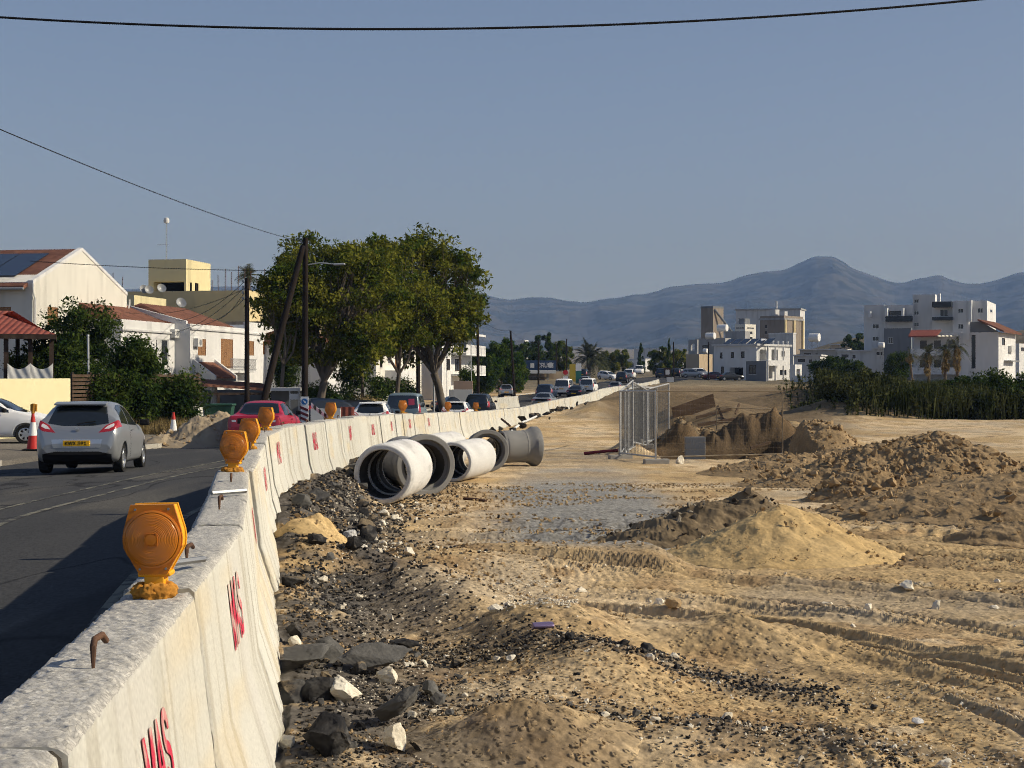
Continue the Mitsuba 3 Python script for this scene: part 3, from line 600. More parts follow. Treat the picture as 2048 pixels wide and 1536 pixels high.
# scattered grit that nobody could count
def grit(name, pts, rad, bsdf, seed):
    q = np.random.default_rng(seed); base = [stone(200+k, 8, .7) for k in range(6)]
    V, F, n = [], [], 0
    z = H0(pts[:, 0], pts[:, 1])
    for k in range(6):
        idx = np.arange(k, len(pts), 6); bv, bf = base[k]
        a = q.uniform(0, 6.28, len(idx)); c, s = np.cos(a), np.sin(a)
        v = bv[None]*(rad[idx, None, None]*q.uniform(.7, 1.3, (len(idx), 1, 3)))
        v = np.stack([v[..., 0]*c[:, None]-v[..., 1]*s[:, None], v[..., 0]*s[:, None]+v[..., 1]*c[:, None], v[..., 2]], -1)
        v += np.stack([pts[idx, 0], pts[idx, 1], z[idx]+rad[idx]*.25], -1)[:, None]
        V.append(v.reshape(-1, 3)); F.append((bf[None]+(np.arange(len(idx))*len(bv))[:, None, None]+n).reshape(-1, 3)); n += v.shape[0]*v.shape[1]
    put(name, (np.vstack(V), np.vstack(F)), bsdf, kind='stuff', label=name.replace('_', ' ')+' scattered over the works', cat='grit')
def scatter(n, fn, seed):
    q = np.random.default_rng(seed); out = []
    while len(out) < n:
        p = fn(q)
        if p[1] > 5.4 and p[0] > xb(p[1])+.22 and p[0] < .42*p[1]+.5: out.append(p)
    return np.array(out)
pa = scatter(13000, lambda q: ((lambda y: (float(xb(y))+.25+abs(q.normal(0, .7)), y))(5.6+q.random()**1.4*26) if q.random() < .76 else ((lambda x: (x, (8.7-.55*x if q.random() < .6 else 7.15-.52*x)+q.normal(0, .2)))(q.uniform(-.9, 1.75)))), 1)
grit('asphalt_crumbs', pa, np.random.default_rng(2).uniform(.005, .022, len(pa))*np.clip(pa[:, 1]/9, .8, 2), 'asphalt_lump', 3)
pb = scatter(22000, lambda q: (lambda y: (q.uniform(-.3, .38)*y, y))(5.6+q.random()**1.5*26), 4)
keep = meshkit.noise(np.column_stack([pb*1.1, pb[:, 0]*0]), 3) > .45+.3*((pb[:, 0] > .8) & (pb[:, 1] > 8.2) & (pb[:, 1] < 14)); pb = pb[keep]
grit('soil_clods', pb, np.random.default_rng(5).uniform(.004, .020, len(pb))**1.0*np.clip(pb[:, 1]/9, .8, 2.2), 'earth_clod', 6)
pc = scatter(4200, lambda q: ((lambda y: (float(xb(y))+.4+abs(q.normal(0, .8)), y))(5.6+q.random()*17) if q.random() < .5 else (lambda x: (x, (7.15 if q.random() < .7 else 8.7)-.53*x+q.normal(0, .25)))(q.uniform(-.9, 2.6))), 7)
grit('pale_grit', pc, np.random.default_rng(8).uniform(.004, .013, len(pc))*np.clip(pc[:, 1]/9, .8, 2), 'limestone', 9)

q = np.random.default_rng(77); pl = np.array([hit(1005+q.random()*150, 1204+q.normal(0, 7), 6)[:2] for _ in range(240)]+[hit(985+q.random()*140, 1168+q.normal(0, 4), 6)[:2] for _ in range(90)])
grit('lime_crumbs', pl, q.uniform(.006, .017, len(pl)), 'limestone', 78)

# ================= heaps that were tipped here
def heap(name, cx, cy, R, fn, bsdf, label, c='heap', clods=0, crad=(.02, .06), cm='earth_clod', seed=1, nr=70, na=150, rough=.03):
    r = np.linspace(0, 1, nr)[:, None]; a = np.linspace(0, 2*np.pi, na)[None]
    X = cx+R*r*np.cos(a); Y = cy+R*r*np.sin(a)
    h = fn(X, Y); g = H0(X, Y)
    Z = g+h+np.where(h > .02, np.minimum(rough*2.2, h*.8)*(n2(X, Y, 2.6, 4, seed)+.6*n2(X, Y, 9, 3, seed+1)), 0)-.05*(h < .012)-.012
    key = thing(name, label, c)
    put('spoil', grid(np.stack([X, Y, Z], -1)), bsdf, key, True)
    if clods:
        q = np.random.default_rng(seed); base = [stone(300+k, 10, .75) for k in range(5)]; V, F, m = [], [], 0
        zz = lambda x, y: H0(x, y)+fn(x, y)
        rr = R*np.sqrt(q.random(clods*4)); aa = q.uniform(0, 6.28, clods*4); x, y = cx+rr*np.cos(aa), cy+rr*np.sin(aa)
        ok = fn(x, y) > .05; x, y = x[ok][:clods], y[ok][:clods]; z = zz(x, y)
        for j in range(len(x)):
            b, f = base[j % 5]; s = crad[0]*(crad[1]/crad[0])**(q.random()**2.5)
            V.append((b*s*q.uniform(.7, 1.3, 3)) @ rotz(q.uniform(0, 6)).T+[x[j], y[j], z[j]+s*.3]); F.append(f+m); m += len(b)
        put('clods', (np.vstack(V), np.vstack(F)), cm, key, kind='stuff')
def sand_col(p, n, uv):
    c = mix((.45, .31, .14), (.54, .395, .20), fbm(p.x*2.2, p.y*2.2, p.z*2.2, 3))
    return c*(.82+.36*noise(p.x*55, p.y*55, p.z*55))
mat('sand', proc(sand_col), .95, .1, proc(lambda p, n, uv: .012*fbm(p.x*24, p.y*24, p.z*24, 3), .003), 1.0)
mat('dark_spoil', proc(lambda p, n, uv: mix((.10, .075, .048), (.28, .215, .135), fbm(p.x*3, p.y*3, p.z*3, 4))*(.8+.4*noise(p.x*30, p.y*30, p.z*30))), .95, .1, proc(lambda p, n, uv: .03*fbm(p.x*14, p.y*14, p.z*14, 3), .004), 1.0); mat('dark_clod', proc(lambda p, n, uv: mix((.06, .05, .04), (.30, .27, .22), smoothstep(.35, .8, noise(p.x*9, p.y*9, p.z*9)))), .95, .1)
mat('spoil_earth', proc(lambda p, n, uv: mix((.18, .125, .068), (.37, .265, .15), fbm(p.x*2.6, p.y*2.6, p.z*2.6, 4))*(.8+.4*noise(p.x*30, p.y*30, p.z*30))), .95, .1, proc(lambda p, n, uv: .03*fbm(p.x*14, p.y*14, p.z*14, 3), .004), 1.0)
heap('sand_heap', 2.80, 15.2, 2.0, lambda x, y: cone(x, y, 2.80, 15.2, 1.30, 1.2, .64, 0, 61, 1.2), 'sand', 'clean yellow sand heap with a sharp peak right of the middle', clods=160, crad=(.01, .035), seed=61, rough=.05)
heap('rubble_heap', 2.45, 17.0, 2.2, lambda x, y: cone(x, y, 2.75, 17.0, 1.2, .8, .54, .2, 62, 1.)+cone(x, y, 1.7, 16.6, .9, .6, .30, .2, 63, 1.), 'dark_spoil', 'dark stony heap directly behind the yellow sand heap', clods=260, crad=(.02, .09), cm='dark_clod', seed=62, rough=.06)
heap('earth_heap', 8.5, 29.5, 4.2, lambda x, y: cone(x, y, 8.6, 29.6, 2.7, 2.3, 1.18, -.1, 64, 1.05)+cone(x, y, 6.3, 29.4, 1.9, 1.3, .5, 0, 65, 1.), 'spoil_earth', 'tall heap of clods and stones at the right, highest of the heaps', clods=1500, crad=(.025, .13), seed=64, nr=90, na=220, rough=.14)
heap('earth_heap', 7.3, 20.6, 3.9, lambda x, y: cone(x, y, 7.6, 20.8, 3.5, 2.3, .62, .1, 66, .8), 'spoil_earth', 'broad low brown mound at the right edge in front of the tallest heap', clods=420, crad=(.02, .10), seed=66, nr=90, na=220, rough=.06)
heap('stone_heap', 5.6, 23.6, 1.7, lambda x, y: cone(x, y, 5.75, 23.6, 1.15, .8, .60, .3, 67, .95), 'spoil_earth', 'small dark heap of stones left of the broad brown mound', clods=260, crad=(.03, .13), cm='earth_clod', seed=67, rough=.1)
heap('earth_heap', 8.3, 45.0, 3.4, lambda x, y: cone(x, y, 8.3, 45.6, 3.1, 2.3, 1.2, 0, 68, .9), 'spoil_earth', 'earth heap behind the right end of the wire fence', clods=700, crad=(.03, .14), seed=68, rough=.2)
heap('earth_heap', 7.2, 36.5, 3.6, lambda x, y: cone(x, y, 7.0, 36.0, 2.6, 2.4, .55, .3, 91, 1.)+cone(x, y, 8.6, 38.5, 1.9, 2.2, .6, 0, 92, 1.), 'spoil_earth', 'low rubble bank between the tallest heap and the wire fence', clods=600, crad=(.025, .13), seed=91, rough=.14)
heap('earth_heap', 5.95, 16.9, 1.2, lambda x, y: cone(x, y, 5.95, 16.9, .95, .7, .26, 0, 69, .9), 'spoil_earth', 'little dark heap at the right edge below the broad mound', clods=60, crad=(.01, .05), seed=69)
heap('earth_heap', 6.6, 53, 2.6, lambda x, y: cone(x, y, 6.6, 53, 1.9, 1.6, .5, 0, 70, 1.0), 'dark_spoil', 'spoil heap inside the trench behind the wire fence', clods=300, crad=(.03, .15), seed=70, rough=.12)
heap('sand_heap', .04, 6.55, .9, lambda x, y: cone(x, y, .04, 6.55, .62, .55, .24, -.3, 71, 1.3)-.035*gauss(x, y, .10, 6.62, .10, .07, -.4), 'soil', 'low sand pile with a footprint hollow at the lower edge', clods=260, crad=(.004, .016), seed=71, rough=.07)
heap('sand_heap', -1.72, 13.3, .9, lambda x, y: cone(x, y, -1.72, 13.3, .60, .55, .28, 0, 72, 1.0), 'sand', 'small ochre sand pile against the barrier', clods=90, crad=(.008, .035), seed=72, rough=.07)
mat('grey_earth', proc(lambda p, n, uv: mix((.24, .19, .125), (.40, .33, .24), fbm(p.x*2.2, p.y*2.2, p.z*2.2, 4))), .95, .1)
heap('earth_heap', -9.8, 46.6, 3.0, lambda x, y: cone(x, y, -9.3, 46.8, 1.5, 1.6, 1.1, 0, 73, .9)+cone(x, y, -10.5, 46.0, 1.5, 1.3, .55, 0, 74, .9), 'grey_earth', 'grey brown earth pile across the road behind the right hand cone', clods=200, crad=(.02, .10), seed=73, rough=.14)
# ================= trees and plants
leafmat('leaf_olive', (.05, .08, .014), (.18, .18, .028), 1.1, .5)
leafmat('leaf_dark', (.024, .048, .013), (.070, .10, .022), 1.6, .5)
leafmat('leaf_fresh', (.035, .075, .012), (.085, .120, .025), 1.2, .6)
leafmat('leaf_palm', (.035, .045, .025), (.10, .105, .055), 2.0, .4)
leafmat('leaf_reed', (.026, .037, .012), (.09, .098, .038), .9, .4)
leafmat('leaf_dry', (.20, .15, .07), (.36, .28, .14), 2.0, .3)
mat('bark', proc(lambda p, n, uv: mix((.08, .066, .052), (.20, .17, .14), fbm(p.x*6, p.y*6, p.z*2.0, 3))), .95, .1)
mat('palm_bark', proc(lambda p, n, uv: mix((.06, .045, .032), (.15, .12, .09), noise(p.x*4, p.y*4, p.z*6))), .95, .1)
def leaves(cen, rad, per, size, seed, droop=0., flat=None):
    """leaf faces spread through the clumps round the given centres"""
    q = np.random.default_rng(seed); cen = np.asarray(cen, float); n = len(cen)*per
    c = np.repeat(cen, per, 0); r = np.repeat(np.broadcast_to(np.asarray(rad, float).reshape(-1, 1) if np.ndim(rad) == 1 else rad, (len(cen), 3)), per, 0)
    d = q.normal(size=(n, 3)); d /= np.linalg.norm(d, axis=1, keepdims=True)
    p = c+d*r*(q.random((n, 1))**.45)
    a = q.normal(size=(n, 3)); a[:, 2] -= droop; a /= np.linalg.norm(a, axis=1, keepdims=True)
    b = q.normal(size=(n, 3)); b -= (b*a).sum(1, keepdims=True)*a; b /= np.linalg.norm(b, axis=1, keepdims=True)
    L = size*np.exp(q.normal(-.08, .38, (n, 1))); Wd = L*.42
    v = np.stack([p-a*L*.5, p+b*Wd*.5, p+a*L*.5, p-b*Wd*.5], 1).reshape(-1, 3)
    i = np.arange(n)*4
    return v, np.vstack([np.stack([i, i+1, i+2], 1), np.stack([i, i+2, i+3], 1)])
def limbs(base, fork, tips, r0, seed, mains=6, bend=.25):
    """trunk to the fork, main limbs to groups of tips, then twigs"""
    q = np.random.default_rng(seed); base, fork, tips = map(lambda a: np.asarray(a, float), (base, fork, tips))
    out = [tube([base-[0, 0, .2], base*.7+fork*.3+q.normal(0, .05, 3), base*.3+fork*.7+q.normal(0, .06, 3), fork], [r0*1.35, r0*1.05, r0*.95, r0*.9], 9)]
    ang = np.arctan2(tips[:, 1]-fork[1], tips[:, 0]-fork[0]); grp = ((ang+np.pi)/(2*np.pi)*mains).astype(int) % mains
    for g in range(mains):
        tt = tips[grp == g]
        if not len(tt): continue
        node = fork+(tt.mean(0)-fork)*.55+q.normal(0, .18, 3); mid = fork+(node-fork)*.5+q.normal(0, .14, 3)+[0, 0, -bend*.6]
        rm = r0*.55
        out.append(tube([fork, mid, node], [rm*1.1, rm, rm*.7], 7))
        for t in tt[:26]:
            m = node+(t-node)*.5+q.normal(0, .16, 3)+[0, 0, bend*.3]
            out.append(tube([node, m, t], [rm*.5, rm*.34, rm*.12], 5))
    return cat_(out)
def dome(c, R, n, seed, low=-.15, inner=.55):
    """clump centres on and in an umbrella of half-axes R"""
    q = np.random.default_rng(seed); out = []
    while len(out) < n:
        d = q.normal(size=3); d /= np.linalg.norm(d)
        if d[2] < low: continue
        k = q.uniform(inner, 1.0)**.6*(1+.26*(meshkit.noise(d*2.2+seed, seed)-.5)*2)
        out.append(np.asarray(c)+d*R*k)
    return np.array(out)
def tree(key, label, base, fork, cen, R, n, clump, per, size, lm, r0, seed, c='tree', low=-.15, mains=6, group=None, shape=(1.25, 1.25, .75), trunk=True, bk='bark', droop=0):
    k = thing(key, label, c, group)
    tips = dome(cen, R, n, seed, low)
    q = np.random.default_rng(seed+1); rad = clump*q.uniform(.7, 1.3, (n, 1))*np.array(shape)
    put('crown', leaves(tips, rad, per, size, seed+2, droop), lm, k)
    if trunk: put('trunk', limbs(base, fork, tips[::1], r0, seed+3, mains), bk, k, 50)
    return k
def g_at(X, d): x = (X-1024)/FPX*d; return np.array([x, d, Hs(x, d)])
# the two spreading trees over the parked cars, and slimmer ones between them
b = g_at(632, 88)
tree('spreading_tree', 'large spreading tree with a twisted trunk, left of the big pair', b, b+[.5, 0, 2.6], at(672, 612, 89), np.array([4.6, 4.4, 4.1]), 230, .80, 150, .26, 'leaf_olive', .26, 101, mains=8, low=-.95)
b = g_at(893, 104)
tree('spreading_tree', 'large spreading tree with a leaning trunk, right of the big pair', b, b+[-.9, 0, 3.2], at(838, 592, 104), np.array([4.8, 4.8, 4.4]), 220, .86, 150, .30, 'leaf_olive', .30, 111, mains=8, low=-.9)
b = g_at(795, 96)
tree('spreading_tree', 'slim dark tree between the two big spreading trees', b, b+[.1, 0, 3.2], at(758, 604, 96), np.array([4.2, 3.4, 4.0]), 140, .8, 150, .26, 'leaf_olive', .16, 121, mains=5, low=-.95)
b = g_at(560, 86)
tree('spreading_tree', 'sparse outer tree reaching left past the leaning stay pole', b, b+[.2, 0, 3.5], at(590, 612, 86), np.array([2.0, 2.2, 2.9]), 60, .6, 130, .22, 'leaf_olive', .12, 131, mains=5, low=-.3)
# dark conifer under the left tree, hedge and bushes
b = g_at(725, 99)
q = np.random.default_rng(7); cc = []
for lv in range(11):
    z = .4+lv*.52; rr = (1-lv/11.5)*2.6
    for j in range(max(3, int(10-lv*.7))):
        a = q.uniform(0, 6.28); cc.append(b+[rr*math.cos(a)*q.uniform(.4, 1), rr*math.sin(a)*q.uniform(.4, 1), z])
k = thing('conifer', 'dark conifer with layered boughs behind the left spreading tree', 'tree')
put('crown', leaves(cc, np.tile([.9, .9, .45], (len(cc), 1)), 170, .22, 8), 'leaf_dark', k); put('trunk', cyl(b-[0, 0, .2], b+[0, 0, 5.6], .14, .03, 8), 'bark', k)
def bush(name, label, X, d, w, h, lm, seed, c='bush', per=150, size=.16, dep=None, up=0., group=None, n=None):
    b = g_at(X, d); b[2] += up; k = thing(name, label, c, group); dep = dep or w*.7
    q = np.random.default_rng(seed); n = n or int(30+w*h*3.4)
    d_ = q.normal(size=(n, 3)); d_ /= np.linalg.norm(d_, axis=1, keepdims=True); d_[:, 2] = np.abs(d_[:, 2])**.8*np.sign(d_[:, 2])
    cen = b+[0, 0, h*.5]+d_*np.array([w/2, dep/2, h/2])*(q.uniform(.35, .95, (n, 1)))
    cl = .30*min(w, h, 2.2)*q.uniform(.6, 1.2, (n, 1))
    put('foliage', leaves(cen, np.repeat(cl, 3, 1), per, size, seed+1), lm, k)
    put('stem', cyl(b-[0, 0, .2], b+[0, 0, h*.7], .09+.01*h, .03, 7), 'bark', k)
    return k
bush('citrus_tree', 'dark rounded garden tree in front of the gable wall, tallest left of the thin pole', 150, 67, 4.1, 6.3, 'leaf_dark', 151, 'tree', 190, .17, up=.0)
bush('citrus_tree', 'dark garden tree right of the thin pale pole', 262, 60.5, 2.4, 4.1, 'leaf_dark', 153, 'tree', 190, .17)
bush('citrus_tree', 'low spreading garden tree between the thin pole and the brown slatted fence', 205, 58.5, 2.9, 2.9, 'leaf_dark', 155, 'tree', 170, .15)
bush('citrus_tree', 'dark garden tree behind the right end of the yellow wall', 98, 63, 3.4, 4.3, 'leaf_dark', 145, 'tree', 190, .17)
bush('citrus_tree', 'dark garden tree between the gable house corner and the white row houses', 292, 69.5, 2.6, 3.9, 'leaf_dark', 147, 'tree', 190, .17)
bush('garden_bush', 'olive bush above the brown slatted fence', 350, 62.0, 2.9, 2.6, 'leaf_dark', 157)
bush('garden_bush', 'dark climbing shrub on the wall right of the white houses', 572, 112, 2.6, 3.0, 'leaf_dark', 159, up=1.8)
bush('garden_bush', 'dense shrubs at the foot of the stay pole', 592, 93, 5.0, 2.5, 'leaf_dark', 161, up=0)
bush('garden_bush', 'green bush behind the striped board', 640, 91, 2.2, 2.6, 'leaf_fresh', 163)
bush('garden_bush', 'round grey green clipped bush behind the white parked car', 738, 90, 2.6, 1.7, 'leaf_dry', 165, per=220, size=.09)
bush('garden_bush', 'dark round bush in front of the pale house between the trunks', 812, 118, 2.0, 2.4, 'leaf_dark', 167)
bush('garden_bush', 'clipped green shrub between the houses right of the trunks', 935, 140, 1.6, 4.2, 'leaf_fresh', 168)
for j, (X, d, w, h) in enumerate(((975, 172, 4.6, 6.4), (1003, 178, 5.0, 6.9), (1026, 186, 3.6, 5.2))):
    bush('roadside_tree', ['green leafy tree, left of three in a row along the far kerb', 'green leafy tree, middle and tallest of three along the far kerb', 'green leafy tree, right of three in a row along the far kerb'][j], X, d, w, h, 'leaf_fresh', 170+j*3, 'tree', 200, .3, n=70)
bush('roadside_tree', 'dark tree at the corner of the balconied house', 962, 168, 3.4, 4.6, 'leaf_dark', 181, 'tree', 180, .28)
for j, (X, d, w, h, lm, s) in enumerate(((1058, 262, 8, 6.5, 'leaf_dark', 'behind the left end of the blue canopy'), (1092, 270, 7, 8.2, 'leaf_dark', 'behind the middle of the blue canopy'), (1120, 275, 6, 6.5, 'leaf_olive', 'behind the right end of the blue canopy'))):
    bush('far_tree', 'dark hazy tree '+s, X, d, w, h, lm, 190+j*3, 'tree', 160, .4, n=50)
bush('far_tree', 'rounded yellow green tree right of the big date palm', 1228, 300, 8.0, 5.6, 'leaf_olive', 201, 'tree', 260, .35, n=70)
bush('far_tree', 'rounded yellow green tree at the right kerb before the cypress', 1320, 285, 5.5, 5.8, 'leaf_olive', 204, 'tree', 200, .35, n=50)
bush('far_tree', 'green tree in front of the arched gateway', 1358, 300, 5.0, 6.0, 'leaf_olive', 207, 'tree', 200, .35, n=50)
bush('far_tree', 'dusty dark tree between the white villa and the apartments', 1668, 205, 7.0, 3.6, 'leaf_dark', 210, 'tree', 200, .28, n=60, up=.2)
bush('far_tree', 'dusty low tree left of the dark cypress clump', 1700, 190, 5.0, 3.2, 'leaf_dark', 213, 'tree', 180, .26, n=40, up=.2)
bush('far_tree', 'very dark dense evergreen in front of the apartment block', 1795, 186, 3.4, 4.9, 'leaf_dark', 216, 'tree', 260, .22, n=60)
bush('hill_bush', 'dark tree on the rocky rise left of the apartments', 1712, 330, 7, 7, 'leaf_dark', 219, 'tree', 150, .45, n=40, up=2.5)
# cypresses
def cypress(label, X, d, h, w, seed):
    b = g_at(X, d); k = thing('cypress', label, 'tree'); q = np.random.default_rng(seed); n = 46
    t = q.random(n)**1.2; r = w*(1-t)**.7*(.4+.6*np.minimum(t*5, 1)); a = q.uniform(0, 6.28, n)
    cen = b+np.column_stack([r*.5*np.cos(a), r*.5*np.sin(a), t*h])
    put('crown', leaves(cen, np.column_stack([w*.45*(1-t*.8), w*.45*(1-t*.8), np.full(n, h*.06)]), 110, .26, seed+1, -1.5), 'leaf_dark', k)
    put('trunk', cyl(b-[0, 0, .2], b+[0, 0, h*.8], .12, .03, 6), 'bark', k)
cypress('slender dark cypress standing alone in the gap at the end of the road', 1282, 330, 7.2, 1.5, 231)
cypress('dark cypress at the right kerb left of the parked white car', 1338, 262, 7.0, .8, 233)
# palms
def palm(label, base, h, fl, nf, seed, r=.18, lean=(0, 0), dry=0, lm='leaf_palm', wid=.32, droop=.7):
    k = thing('palm_tree', label, 'palm'); q = np.random.default_rng(seed); base = np.asarray(base, float)
    top = base+[lean[0], lean[1], h]
    put('trunk', tube([base-[0, 0, .2], base+(top-base)*.3+[.03*h*.2, 0, 0], base+(top-base)*.7, top], [r*1.3, r, r*.95, r*1.1], 9), 'palm_bark', k, 50)
    V, F, n = [], [], 0
    for j in range(nf):
        a = q.uniform(0, 6.28); el = q.uniform(-.35, 1.35)
        t = np.linspace(0, 1, 8); L = fl*q.uniform(.75, 1.1)
        dx = L*t*math.cos(el); dz = L*t*math.sin(el)-droop*L*t**2.2*max(.25, math.cos(el))
        rib = top+np.column_stack([dx*math.cos(a), dx*math.sin(a), dz])
        sd = np.array([-math.sin(a), math.cos(a), 0])
        for s_ in (-1, 1):
            for i in range(7):
                for u in (.0, .5):
                    p0 = rib[i]+(rib[i+1]-rib[i])*u; tt = t[i]+u/7
                    ll = wid*fl*math.sin(math.pi*min(.98, .12+.8*tt))*q.uniform(.8, 1.1)
                    dirn = (rib[i+1]-rib[i]); dirn /= np.linalg.norm(dirn)
                    tip = p0+sd*s_*ll*.75+dirn*ll*.7-np.array([0, 0, ll*.25])
                    wv = dirn*.022*fl
                    V += [p0-wv, p0+wv, tip]; F.append([n, n+1, n+2]); n += 3
        w2 = np.array([0, 0, .012*fl])
        for i in range(7): V += [rib[i]-w2, rib[i]+w2, rib[i+1]]; F.append([n, n+1, n+2]); n += 3
    put('fronds', (np.array(V), np.array(F)), lm, k)
    if dry:
        cc = top-np.column_stack([q.normal(0, r*.8, 12), q.normal(0, r*.8, 12), q.uniform(.1, dry, 12)])
        put('dry_skirt', leaves(cc, np.tile([r*1.6, r*1.6, dry*.22], (12, 1)), 70, .35, seed+5, 2.5), 'leaf_dry', k)
palm('huge date palm with a wide crown beside the far road', g_at(1178, 258), 3.4, 4.6, 70, 241, .35, wid=.20)
palm('smaller date palm close to the right of the huge one', g_at(1200, 266), 2.6, 3.6, 50, 243, .3, wid=.2)
palm('fan palm rising behind the flat yellow building', g_at(497, 150), at(497, 552, 150)[2]-Hs(*g_at(497, 150)[:2]), 1.5, 34, 245, .16, wid=.5, droop=.4)
palm('small palm top showing over the white parapet', g_at(517, 128), 6.2, 1.3, 26, 247, .14, wid=.4)
palm('tall thin palm above the balconied house', g_at(920, 150), 7.2, 1.9, 40, 249, .13, wid=.42, droop=.9, dry=.9)
for j, (X, d, h) in enumerate(((1857, 182, 4.2), (1890, 180, 4.6), (1914, 178, 5.0))):
    palm('street palm with a shaggy trunk before the red roofed house, '+['left', 'middle', 'right'][j]+' of three', g_at(X, d), h, 2.0, 26, 251+j*2, .18, dry=2.6, droop=1.0, wid=.26)
palm('bare leaning palm at the corner of the dark evergreen', g_at(1826, 176), 4.0, 1.4, 16, 259, .13, (-.4, 0), dry=.7, wid=.3)
# reed bank
def reeds():
    q = np.random.default_rng(271); n = 34000
    u = q.random(n); y = 88+q.random(n)**.8*26; x = 20.3+(y-88)*.14+u*36
    x = np.where(q.random(n) < .12, x-3*q.random(n), x)
    h = (2.15+.9*n2(x, y, .22, 2, 5)+.2*sst(20, 50, x))*q.uniform(.65, 1.08, n)*sst(18.5, 24, x)
    z = H0(x, y, False)
    a = q.uniform(0, 6.28, n); w = .035*q.uniform(.7, 1.5, n); lx, ly = q.normal(0, .16, n)*h, q.normal(0, .16, n)*h
    p0 = np.stack([x-w*np.cos(a), y-w*np.sin(a), z-.1], -1); p1 = np.stack([x+w*np.cos(a), y+w*np.sin(a), z-.1], -1)
    m0 = np.stack([x-w*np.cos(a)+lx*.4, y-w*np.sin(a)+ly*.4, z+h*.6], -1); m1 = np.stack([x+w*np.cos(a)+lx*.4, y+w*np.sin(a)+ly*.4, z+h*.6], -1)
    tp = np.stack([x+lx, y+ly, z+h], -1)
    v = np.stack([p0, p1, m0, m1, tp], 1).reshape(-1, 3); i = np.arange(n)*5
    f = np.vstack([np.stack([i, i+1, i+3], 1), np.stack([i, i+3, i+2], 1), np.stack([i+2, i+3, i+4], 1)])
    c = np.stack([x+lx*.7, y+ly*.7, z+h*.72], -1)[::3]
    lf = leaves(c, np.tile([.28, .28, .5], (len(c), 1)), 7, .27, 273, .6)
    c2 = np.stack([x+lx*.3, y+ly*.3, z+h*.34], -1)[1::4]; lf2 = leaves(c2, np.tile([.3, .3, .5], (len(c2), 1)), 6, .27, 274, .6)
    return cat_((v, f), lf, lf2)
put('reeds', reeds(), 'leaf_reed', kind='stuff', label='bank of tall dark reeds at the right edge of the works', cat='reeds')
for j, (X, d, w, h, s) in enumerate(((1672, 91, 2.2, 1.4, 'at the left tip of the reed bank'), (1735, 92, 2.8, 1.8, 'second from the left tip of the reed bank'), (2015, 92, 6.0, 2.9, 'rising highest at the right end of the reeds'), (1950, 96, 4.0, 2.6, 'left of the tallest bush in the reeds'))):
    bush('wild_bush', 'dark wild bush '+s, X, d, w, h, 'leaf_dark' if j > 1 else 'leaf_reed', 281+j*2, per=210, size=.2, n=50)
# dry grass along the white garden wall
q = np.random.default_rng(291); n = 2600
x = np.interp(q.random(n), [0, 1], [-16.8, -12.2]); y = 59.2+q.random(n)*2.2; z = H0(x, y, False); h = .25+.55*q.random(n); a = q.uniform(0, 6.28, n); w = .015
v = np.stack([np.stack([x-w*np.cos(a), y-w*np.sin(a), z], -1), np.stack([x+w*np.cos(a), y+w*np.sin(a), z], -1), np.stack([x+q.normal(0, .15, n), y+q.normal(0, .15, n), z+h], -1)], 1).reshape(-1, 3)
put('dry_grass', (v, np.arange(3*n).reshape(-1, 3)), 'leaf_dry', kind='stuff', label='dry straw coloured grass along the white garden wall', cat='grass')
# ================= buildings
def plaster(name, a, b, f=.6):
    mat(name, proc(lambda p, n, uv: mix(a, b, fbm(p.x*f, p.y*f, p.z*f*.6, 4))*(.93+.1*noise(p.x*3, p.y*3, p.z*.6))*(1-.16*smoothstep(.58, .8, noise(p.x*1.9, p.y*1.9, p.z*.16)))), .9, .2)
plaster('white_wall', (.60, .60, .595), (.68, .68, .675)); plaster('cream_wall', (.62, .60, .535), (.68, .66, .595)); plaster('yellow_wall', (.60, .53, .31), (.65, .58, .36))
plaster('ochre_wall', (.55, .45, .25), (.64, .54, .32)); plaster('tan_wall', (.42, .33, .22), (.50, .40, .28)); plaster('grey_wall', (.30, .30, .30), (.37, .37, .365)); plaster('mill_wall', (.22, .18, .145), (.33, .28, .225), .15)
plaster('pale_grey', (.50, .50, .50), (.58, .58, .575)); plaster('slate_wall', (.15, .16, .175), (.20, .21, .225)); plaster('pink_wall', (.40, .28, .21), (.50, .36, .27))
mat('tile_roof', proc(lambda p, n, uv: mix((.13, .058, .042), (.235, .11, .075), noise(p.x*3.3+p.y*1.3, p.y*3.1, p.z*4))), .85, .2, proc(lambda p, n, uv: .05*dr.abs(dr.sin((p.x*.17+p.y*.985)*14)), .01), 1.0)
mat('red_tile', proc(lambda p, n, uv: mix((.20, .052, .040), (.29, .092, .066), noise(p.x*4, p.y*4, p.z*5))), .8, .25, proc(lambda p, n, uv: .05*dr.abs(dr.sin(p.x*13)), .01), 1.0)
mat('shutter_wood', proc(lambda p, n, uv: mix((.20, .10, .045), (.30, .165, .08), noise(p.x*9, p.y*9, p.z*1.2))), .7, .3)
mat('dark_wood', proc(lambda p, n, uv: mix((.028, .018, .014), (.06, .042, .032), noise(p.x*7, p.y*7, p.z*1.5))), .85, .2)
mat('plank_wood', proc(lambda p, n, uv: mix((.06, .038, .026), (.12, .085, .06), noise(p.x*2.2, p.y*2.2, p.z*8))), .9, .15)
mat('window_dark', (.018, .022, .026), .12, .6); mat('opening', (.012, .012, .013), .95, .05); mat('solar', (.012, .017, .030), .15, .7, clearcoat=.6); mat('metal_white', (.58, .58, .565), .5, .4)
mat('metal_grey', (.30, .31, .32), .5, .5, metallic=.4); mat('navy', (.020, .045, .10), .5, .4); mat('curtain', (.55, .55, .55), .9, .1); mat('black_plastic', (.012, .012, .013), .5, .4); mat('band_dark', (.035, .042, .048), .6, .4)
